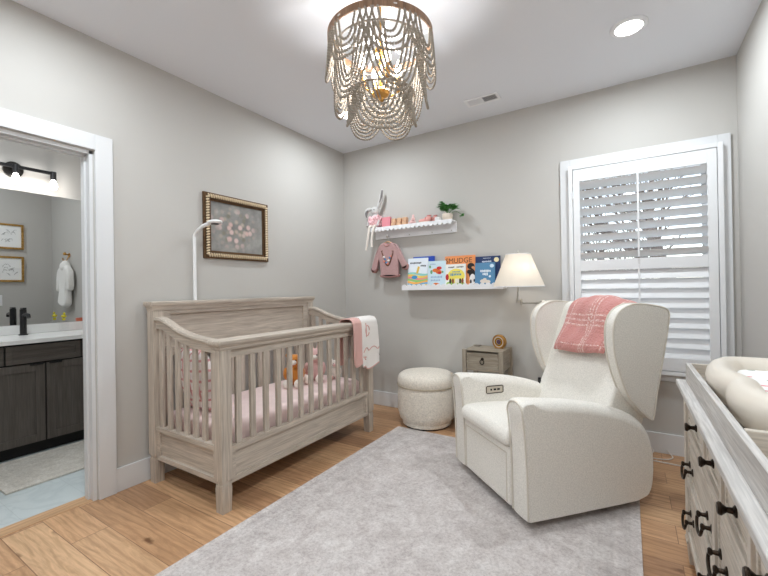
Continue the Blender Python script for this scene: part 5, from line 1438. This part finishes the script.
# baby shoes
def shoe(label, x, y, rz):
    t = thing('baby_shoe', label, 'shoe', (x, y, zs), rz, 'pair of pink baby shoes')
    o = MB().ball((-0.035, 0, 0.018), (0.035, 0.024, 0.019)).ball((0.012, 0, 0.024), (0.042, 0.025, 0.024)).ball((0.032, 0, 0.036), (0.026, 0.023, 0.030)).build('upper', M['c1'] if 'c1' in M else mat((222, 160, 152)), t, local=True); blob(o, 0.004, 3)
    MB().lathe([(0.0, 0.0), (0.9, 0.0), (1.0, 0.003), (1.0, 0.008), (0.0, 0.008)], (0, 0, 0), 28, mat=Matrix.Translation((-0.006, 0, 0)) @ Matrix.Diagonal((0.062, 0.026, 1, 1))).build('sole', M['cream'], t, local=True)
    MB().tube([(0.036+0.020*math.cos(a), 0.017*math.sin(a), 0.064+0.002*math.cos(a)) for a in [2*PI*k/16 for k in range(16)]], 0.004, 6, closed=True).build('collar', mat((196, 120, 116)), t, local=True)
    MB().tube([(0.005, -0.026, 0.03), (0.004, -0.012, 0.050), (0.004, 0.012, 0.050), (0.005, 0.026, 0.03)], 0.0045, 6).build('strap', mat((196, 120, 116)), t, local=True)
shoe('pink baby shoe in front, toe pointing to the bunny figurine', -1.630, 3.362, R(8))
shoe('pink baby shoe standing just behind its pair on the shelf', -1.585, 3.412, R(-6))
tag(MB().lathe([(0.0, 0.0), (0.024, 0.0), (0.03, 0.012), (0.029, 0.036), (0.025, 0.036), (0.022, 0.01), (0.0, 0.008)], (-1.505, 3.37, zs), 24).build('small_cup', M['plastic']), 'tiny white cup between the baby shoes and plant pot', 'cup')
pp = thing('potted_plant', 'leafy green plant in a cream pot at shelf\'s right end', 'plant', (-1.415, 3.39, zs))
MB().lathe([(0.0, 0.0), (0.036, 0.0), (0.046, 0.02), (0.05, 0.05), (0.047, 0.062), (0.043, 0.062), (0.042, 0.05), (0.0, 0.048)], (-1.415, 3.385, zs), 28).build('pot', M['pot'], pp)
def leafy(m, p, d, L, w_, up):
    d = Vector(d).normalized(); s = d.cross(Vector((0, 0, 1)))
    s = s.normalized() if s.length > 1e-3 else Vector((1, 0, 0)); nrm = s.cross(d).normalized()
    rows = []
    for k in range(6):
        t = k/5; ww = w_*math.sin(PI*(0.08+0.92*t)**0.8)*(1-0.15*t)
        c = p+d*L*t+Vector((0, 0, -L*0.35*t*t))
        rows.append([m.bm.verts.new(c-s*ww+nrm*ww*0.25), m.bm.verts.new(c-nrm*0.0), m.bm.verts.new(c+s*ww+nrm*ww*0.25)])
    for a, b_ in zip(rows, rows[1:]):
        for i in (0, 1): m.bm.faces.new((a[i], a[i+1], b_[i+1], b_[i]))
m = MB(); st = MB(); rnd = random.Random(12)
for k in range(14):
    a = rnd.uniform(0, 2*PI); r_ = rnd.uniform(0.02, 0.075); h_ = rnd.uniform(0.06, 0.12)
    p0 = Vector((-1.41, 3.385, zs+0.05)); p1 = p0+Vector((1.25*r_*math.cos(a)+0.030, r_*math.sin(a)*0.6-0.02, h_*0.95))
    st.tube([p0, (p0+p1)/2+Vector((0, 0, 0.01)), p1], 0.002, 5)
    for q in range(7):
        aa = a+rnd.uniform(-1.6, 1.6)
        leafy(m, p0.lerp(p1, rnd.uniform(0.6, 1.0)), (math.cos(aa), 0.7*math.sin(aa)-0.2, rnd.uniform(0.1, 0.9)), rnd.uniform(0.050, 0.072), 0.016, 0)
tr = spline([(-1.385, 3.38, zs+0.055), (-1.335, 3.37, zs+0.075), (-1.285, 3.365, zs+0.05), (-1.255, 3.365, zs+0.02)], 5)
st.tube(tr, 0.002, 5)
for k in range(7):
    aa = rnd.uniform(-2.6, 0.8); leafy(m, tr[-1-rnd.randint(0, 6)], (math.cos(aa), -0.4, rnd.uniform(-.2, .7)), 0.038, 0.011, 0)
o = m.build('leaves', M['leaf'], pp); solidify(o, 0.0012, 0)
st.build('stems', M['leaf'], pp)

# ------------------------------------------------------------------ little sweater on a hanger below the shelf
YQ = YB-0.062
hg = thing('clothes_hanger', 'small pale wooden hanger on a peg under the shelf', 'hanger', (-2.075, YQ, 1.66))
MB().tube(spline([(-2.075, YQ, 1.700), (-2.075, YQ, 1.735), (-2.083, YQ, 1.752), (-2.075, YQ-0.0, 1.768), (-2.064, YQ, 1.755)], 5), 0.002, 6).build('hook', M['nickel'], hg)
MB().tube(spline([(-2.165, YQ, 1.652), (-2.12, YQ, 1.685), (-2.075, YQ, 1.702), (-2.03, YQ, 1.683), (-1.985, YQ, 1.648)], 5), 0.007, 8).build('shoulder_bar', M['beech'], hg)
sw = thing('baby_sweater', 'mauve baby sweater with a deer face on hanger', 'sweater', (-2.07, YQ, 1.34))
body = spline([(-2.115, 1.690), (-2.165, 1.665), (-2.185, 1.60), (-2.165, 1.47), (-2.150, 1.36), (-2.12, 1.345), (-1.98, 1.345), (-1.95, 1.36), (-1.945, 1.47), (-1.945, 1.60), (-1.965, 1.66), (-2.02, 1.686), (-2.068, 1.668)], 5, True)
FQ = lambda p, a: Vector((p[0], YQ-0.004+a, p[1]))
MB().pillow(body, 0.026, 0.018, FQ, seg=5).build('torso', M['mauve'], sw)
MB().pillow(spline([(-2.150, 1.675), (-2.205, 1.60), (-2.245, 1.50), (-2.262, 1.435), (-2.235, 1.405), (-2.205, 1.425), (-2.185, 1.49), (-2.155, 1.58)], 5, True), 0.024, 0.011, FQ, seg=5).build('sleeve', M['mauve'], sw)
MB().pillow(spline([(-1.985, 1.675), (-1.93, 1.61), (-1.885, 1.52), (-1.845, 1.455), (-1.865, 1.425), (-1.90, 1.435), (-1.935, 1.50), (-1.965, 1.58)], 5, True), 0.024, 0.011, FQ, seg=5).build('sleeve', M['mauve'], sw)
MB().pillow(spline([(-2.266, 1.44), (-2.268, 1.40), (-2.235, 1.385), (-2.207, 1.41), (-2.203, 1.43), (-2.235, 1.41)], 4, True), 0.024, 0.012, FQ, seg=4).build('cuff', M['mauvedark'], sw)
MB().pillow(spline([(-1.843, 1.46), (-1.838, 1.425), (-1.865, 1.405), (-1.90, 1.418), (-1.902, 1.437), (-1.868, 1.43)], 4, True), 0.024, 0.012, FQ, seg=4).build('cuff', M['mauvedark'], sw)
MB().pillow(spline([(-2.152, 1.365), (-2.148, 1.340), (-2.06, 1.333), (-1.955, 1.338), (-1.948, 1.362), (-2.05, 1.356)], 4, True), 0.028, 0.010, FQ, seg=4).build('hem_band', M['mauvedark'], sw)
MB().tube([(-2.068+0.048*math.cos(a), YQ-0.012+0.018*math.sin(a), 1.676+0.012*math.cos(2*a)+0.010*math.sin(a)) for a in [2*PI*k/28 for k in range(28)]], 0.007, 8, closed=True).build('neckband', M['mauvedark'], sw)
m = MB(); yq = YQ-0.030
vee = [(-2.125, 1.585), (-2.105, 1.53), (-2.085, 1.48), (-2.062, 1.455), (-2.04, 1.475), (-2.02, 1.52), (-2.0, 1.575)]
m.tube(spline([(x, yq, z) for x, z in vee], 4), 0.007, 6)
m.tube([(-2.125, yq, 1.585), (-2.135, yq, 1.605), (-2.12, yq, 1.61)], 0.005, 6).tube([(-2.0, yq, 1.575), (-1.995, yq, 1.60), (-2.01, yq, 1.60)], 0.005, 6)
m.build('deer_outline', plain('brown_applique', rgb(110, 76, 60), 0.9), sw)
for c, pts in (((92, 140, 184), ((-2.09, 1.52), (-2.035, 1.535), (-2.075, 1.485))), ((240, 232, 226), ((-2.105, 1.545), (-2.05, 1.505))), ((214, 130, 110), ((-2.06, 1.475), (-2.02, 1.545), (-2.1, 1.50)))):
    for x, z in pts: MB().ball((x, yq-0.003, z), (0.013, 0.006, 0.012), u=10, v=7).build('flower_applique', mat(c, 0.9), sw)

# ------------------------------------------------------------------ dresser with changing tray
DX, DZT = 0.20, 0.79
dy0, dy1 = 0.82, 2.18
ds = thing('changing_dresser', 'whitewashed oak dresser with dark knobs along the right wall', 'dresser', (0.41, 1.475, 0))
DXm, DYm, DZm = M['dres_x'], M['dres_y'], M['dres_z']
dxb = XR-0.018
m = MB()
m.box(DX+0.016, dxb, dy0+0.03, dy1-0.012, 0.10, 0.755)
m.build('carcass', DZm, ds)
for y0, y1 in ((dy0, dy0+0.055), (dy1-0.055, dy1)):
    for x0, x1 in ((DX, DX+0.055), (dxb-0.055, dxb)):
        q = MB()
        q.box(x0, x1, y0, y1, 0.10, 0.765, 0.003)
        a = q.ring([(x0, y0, 0.10), (x1, y0, 0.10), (x1, y1, 0.10), (x0, y1, 0.10)]); i = 0.008
        b_ = q.ring([(x0+i, y0+i, 0.0), (x1-i, y0+i, 0.0), (x1-i, y1-i, 0.0), (x0+i, y1-i, 0.0)])
        q.bridge(a, b_); q.cap(b_)
        q.box(x0-0.003, x1+0.003, y0-0.003, y1+0.003, 0.09, 0.104, 0.003)
        q.build('post', DZm, ds)
m = MB().box(DX-0.024, dxb+0.006, dy0-0.02, dy1+0.02, 0.765, DZT, 0.005, 3)
m.build('top', M['dtop'], ds)
for z0, z1 in ((0.745, 0.765), (0.582, 0.618), (0.345, 0.383), (0.115, 0.145)):
    MB().box(DX+0.002, DX+0.03, dy0+0.055, dy1-0.055, z0, z1, 0.003).build('rail', DYm, ds)
def knob(y, z, par):
    m = MB().lathe([(0.0, 0.0), (0.014, 0.0), (0.014, 0.003), (0.008, 0.007), (0.0065, 0.018), (0.011, 0.024), (0.0155, 0.028), (0.016, 0.032), (0.013, 0.036), (0.0, 0.037)], (DX+0.010, y, z), 20, mat=Matrix.Rotation(-PI/2, 4, 'Y'))
    m.build('knob', M['bronze'], par)
def pull(y, z, par):
    m = MB()
    for s in (-1, 1):
        m.lathe([(0.0, 0.0), (0.015, 0.0), (0.014, 0.003), (0.007, 0.006), (0.006, 0.018), (0.010, 0.022), (0.011, 0.026), (0.007, 0.030), (0.0, 0.031)], (DX+0.010, y+s*0.042, z), 18, mat=Matrix.Rotation(-PI/2, 4, 'Y'))
    m.tube(spline([(DX-0.014, y-0.042, z), (DX-0.018, y-0.046, z-0.016), (DX-0.020, y-0.030, z-0.034), (DX-0.021, y, z-0.038), (DX-0.020, y+0.030, z-0.034), (DX-0.018, y+0.046, z-0.016), (DX-0.014, y+0.042, z)], 5), 0.0048, 8)
    m.build('bail_pull', M['bronze'], par)
def drawer(y0, y1, z0, z1):
    m = MB(); fr = 0.030
    x0 = DX+0.010
    m.box(x0+0.004, x0+0.018, y0, y1, z0, z1)
    m.box(x0-0.001, x0+0.006, y0, y0+fr*0.5, z0, z1, 0.002).box(x0-0.001, x0+0.006, y1-fr*0.5, y1, z0, z1, 0.002).box(x0-0.001, x0+0.006, y0+fr*0.5, y1-fr*0.5, z0, z0+fr*0.5, 0.002).box(x0-0.001, x0+0.006, y0+fr*0.5, y1-fr*0.5, z1-fr*0.5, z1, 0.002)
    m.box(x0, x0+0.006, y0+fr, y1-fr, z0+fr, z1-fr, 0.003)
    return m.build('drawer', DYm, ds)
for y0, y1, yk in ((1.685, 2.118, 1.87), (1.395, 1.655, 1.525), (1.095, 1.365, 1.23), (0.882, 1.065, 0.97)):
    if y0 > 0.9: MB().box(DX+0.002, DX+0.03, y0-0.030, y0, 0.62, 0.745, 0.002).build('stile', DZm, ds)
    d = drawer(y0+0.003, y1-0.003, 0.624, 0.741); knob(yk, 0.672, d)
ym = (dy0+dy1)/2
for z0, z1 in ((0.387, 0.578), (0.150, 0.341)):
    MB().box(DX+0.002, DX+0.03, ym-0.022, ym+0.022, z0-0.004, z1+0.004, 0.002).build('stile', DZm, ds)
    for y0, y1 in ((dy0+0.058, ym-0.025), (ym+0.025, dy1-0.058)):
        d = drawer(y0, y1, z0, z1)
        for k in (0.14, 0.86): pull(y0+(y1-y0)*k, (z0+z1)/2-0.03 if z0 > 0.3 else (z0+z1)/2, d)
# changing tray on top
tx0, tx1, ty0, ty1, tz1 = 0.208, 0.612, 1.225, 2.155, 0.872
tr_ = thing('changing_tray', 'whitewashed oak changing tray frame standing on the dresser top', 'tray', (0.41, 1.69, DZT))
w_ = 0.019
MB().box(tx0, tx0+w_, 0.84, ty1, DZT+0.001, tz1, 0.003).build('side_board', M['dtop'], tr_)
MB().box(tx1-w_, tx1, 0.84, ty1, DZT+0.001, tz1, 0.003).build('side_board', M['dtop'], tr_)
MB().box(tx0+w_, tx1-w_, ty1-w_, ty1, DZT+0.001, tz1, 0.003).build('end_board', DXm, tr_)
MB().box(tx0+w_, tx1-w_, ty0, ty0+w_, DZT+0.001, tz1, 0.003).build('divider', DXm, tr_)
MB().box(tx0+w_, tx1-w_, 0.84, 0.84+w_, DZT+0.001, tz1, 0.003).build('end_board', DXm, tr_)
MB().box(tx0+w_, tx1-w_, 0.84+w_, ty1-w_, DZT+0.001, DZT+0.008).build('tray_floor', DYm, tr_)
# peanut changing pad
pd = thing('changing_pad', 'cream peanut shaped changing pad lying in the dresser tray', 'changing pad', (0.41, 1.69, DZT+0.009))
pcx, pcy = 0.412, 1.695
ctl = []
NP = 72
for k in range(NP):
    a = 2*PI*k/NP
    yy = 0.375*math.sin(a); c = math.cos(a)
    hw = 0.137*abs(c)**0.55*(1 if c >= 0 else -1)
    hw *= 1-0.20*math.exp(-((yy+0.06)/0.085)**2)
    ctl.append((pcx+hw, pcy+yy))
m = MB(); rings = []
for k in range(NP):
    p = Vector((*ctl[k], 0)); t = (Vector((*ctl[(k+1) % NP], 0))-Vector((*ctl[k-1], 0))).normalized(); nn = Vector((t.y, -t.x, 0))
    rw, rh = 0.046, 0.050
    rings.append(m.ring([p+nn*rw*math.cos(2*PI*q/14)+Vector((0, 0, DZT+0.009+0.076+(rh if math.sin(2*PI*q/14) > 0 else 0.072)*math.sin(2*PI*q/14))) for q in range(14)]))
for k in range(NP): m.bridge(rings[k], rings[(k+1) % NP])
m.build('bolster_rim', M['vinyl'], pd, smooth=70)
m = MB()
m.pillow([((x-pcx)*0.97+pcx, (y-pcy)*0.97+pcy) for x, y in ctl], 0.029, 0.010, lambda p, a: Vector((p[0], p[1], DZT+0.046+a*1.25)), None, 3).build('pad_base', M['vinyl'], pd)
m = MB()
li = [((x-pcx)*0.86+pcx, (y-pcy)*0.90+pcy) for x, y in ctl]
m.pillow(li, 0.008, 0.006, lambda p, a: Vector((p[0], p[1], DZT+0.084+a)), None, 3)
o = m.build('pad_liner', M['floral'], base=(pcx, pcy, DZT+0.076))
tag(o, 'white tiny flowered liner lying inside the cream changing pad', 'liner')

# ------------------------------------------------------------------ cord on the floor by the window wall
m = MB()
m.tube(spline([(0.02, 3.30, 0.005), (0.12, 3.262, 0.005), (0.2, 3.255, 0.005), (0.29, 3.25, 0.005), (0.40, 3.25, 0.005), (0.50, 3.30, 0.005)], 6), 0.004, 6)
m.tube(spline([(0.06, 3.29, 0.010), (0.14, 3.30, 0.006), (0.21, 3.325, 0.005), (0.245, 3.375, 0.005), (0.235, 3.42, 0.012), (0.215, 3.436, 0.03)], 6), 0.004, 6)
m.tube(spline([(0.02, 3.33, 0.006), (0.10, 3.375, 0.006), (0.135, 3.41, 0.012), (0.125, 3.43, 0.03)], 6), 0.004, 6)
o = m.build('power_cord', M['cord'], base=(0.2, 3.3, 0))
tag(o, 'loose pale power cord curling on the oak floor beside recliner', 'cord')

# ------------------------------------------------------------------ camera, world
cd = bpy.data.cameras.new('camera'); cam = bpy.data.objects.new('camera', cd); COL.objects.link(cam)
f, yaw, pitch, roll = 389.47, 0.5604, 0.0034, -0.0159
cd.sensor_width = 36; cd.lens = 36*f/768; cd.clip_start = 0.05
fw = Vector((-math.sin(yaw)*math.cos(pitch), math.cos(yaw)*math.cos(pitch), math.sin(pitch)))
r0 = Vector((math.cos(yaw), math.sin(yaw), 0)); u0 = r0.cross(fw)
r = math.cos(roll)*r0+math.sin(roll)*u0; u = -math.sin(roll)*r0+math.cos(roll)*u0
cam.matrix_world = Matrix((( r.x, u.x, -fw.x, 0), (r.y, u.y, -fw.y, 0), (r.z, u.z, -fw.z, 1.2159), (0, 0, 0, 1)))
sc.camera = cam
w = bpy.data.worlds.new('sky'); sc.world = w; w.use_nodes = True
nt = w.node_tree; bg = nt.nodes['Background']
sk = nt.nodes.new('ShaderNodeTexSky'); sk.sky_type = 'NISHITA'; sk.sun_disc = False; sk.sun_elevation = R(35); sk.sun_rotation = R(200)
hs = nt.nodes.new('ShaderNodeHueSaturation'); hs.inputs['Saturation'].default_value = 0.55
nt.links.new(sk.outputs[0], hs.inputs['Color']); nt.links.new(hs.outputs[0], bg.inputs['Color']); bg.inputs['Strength'].default_value = 0.40
sc.view_settings.view_transform = 'Standard'; sc.view_settings.look = 'None'; sc.view_settings.gamma = 1
sc.view_settings.use_curve_mapping = False
sc.view_settings.exposure = 0.27
sc.cycles.use_denoising = True
sc.cycles.max_bounces = 10; sc.cycles.diffuse_bounces = 6
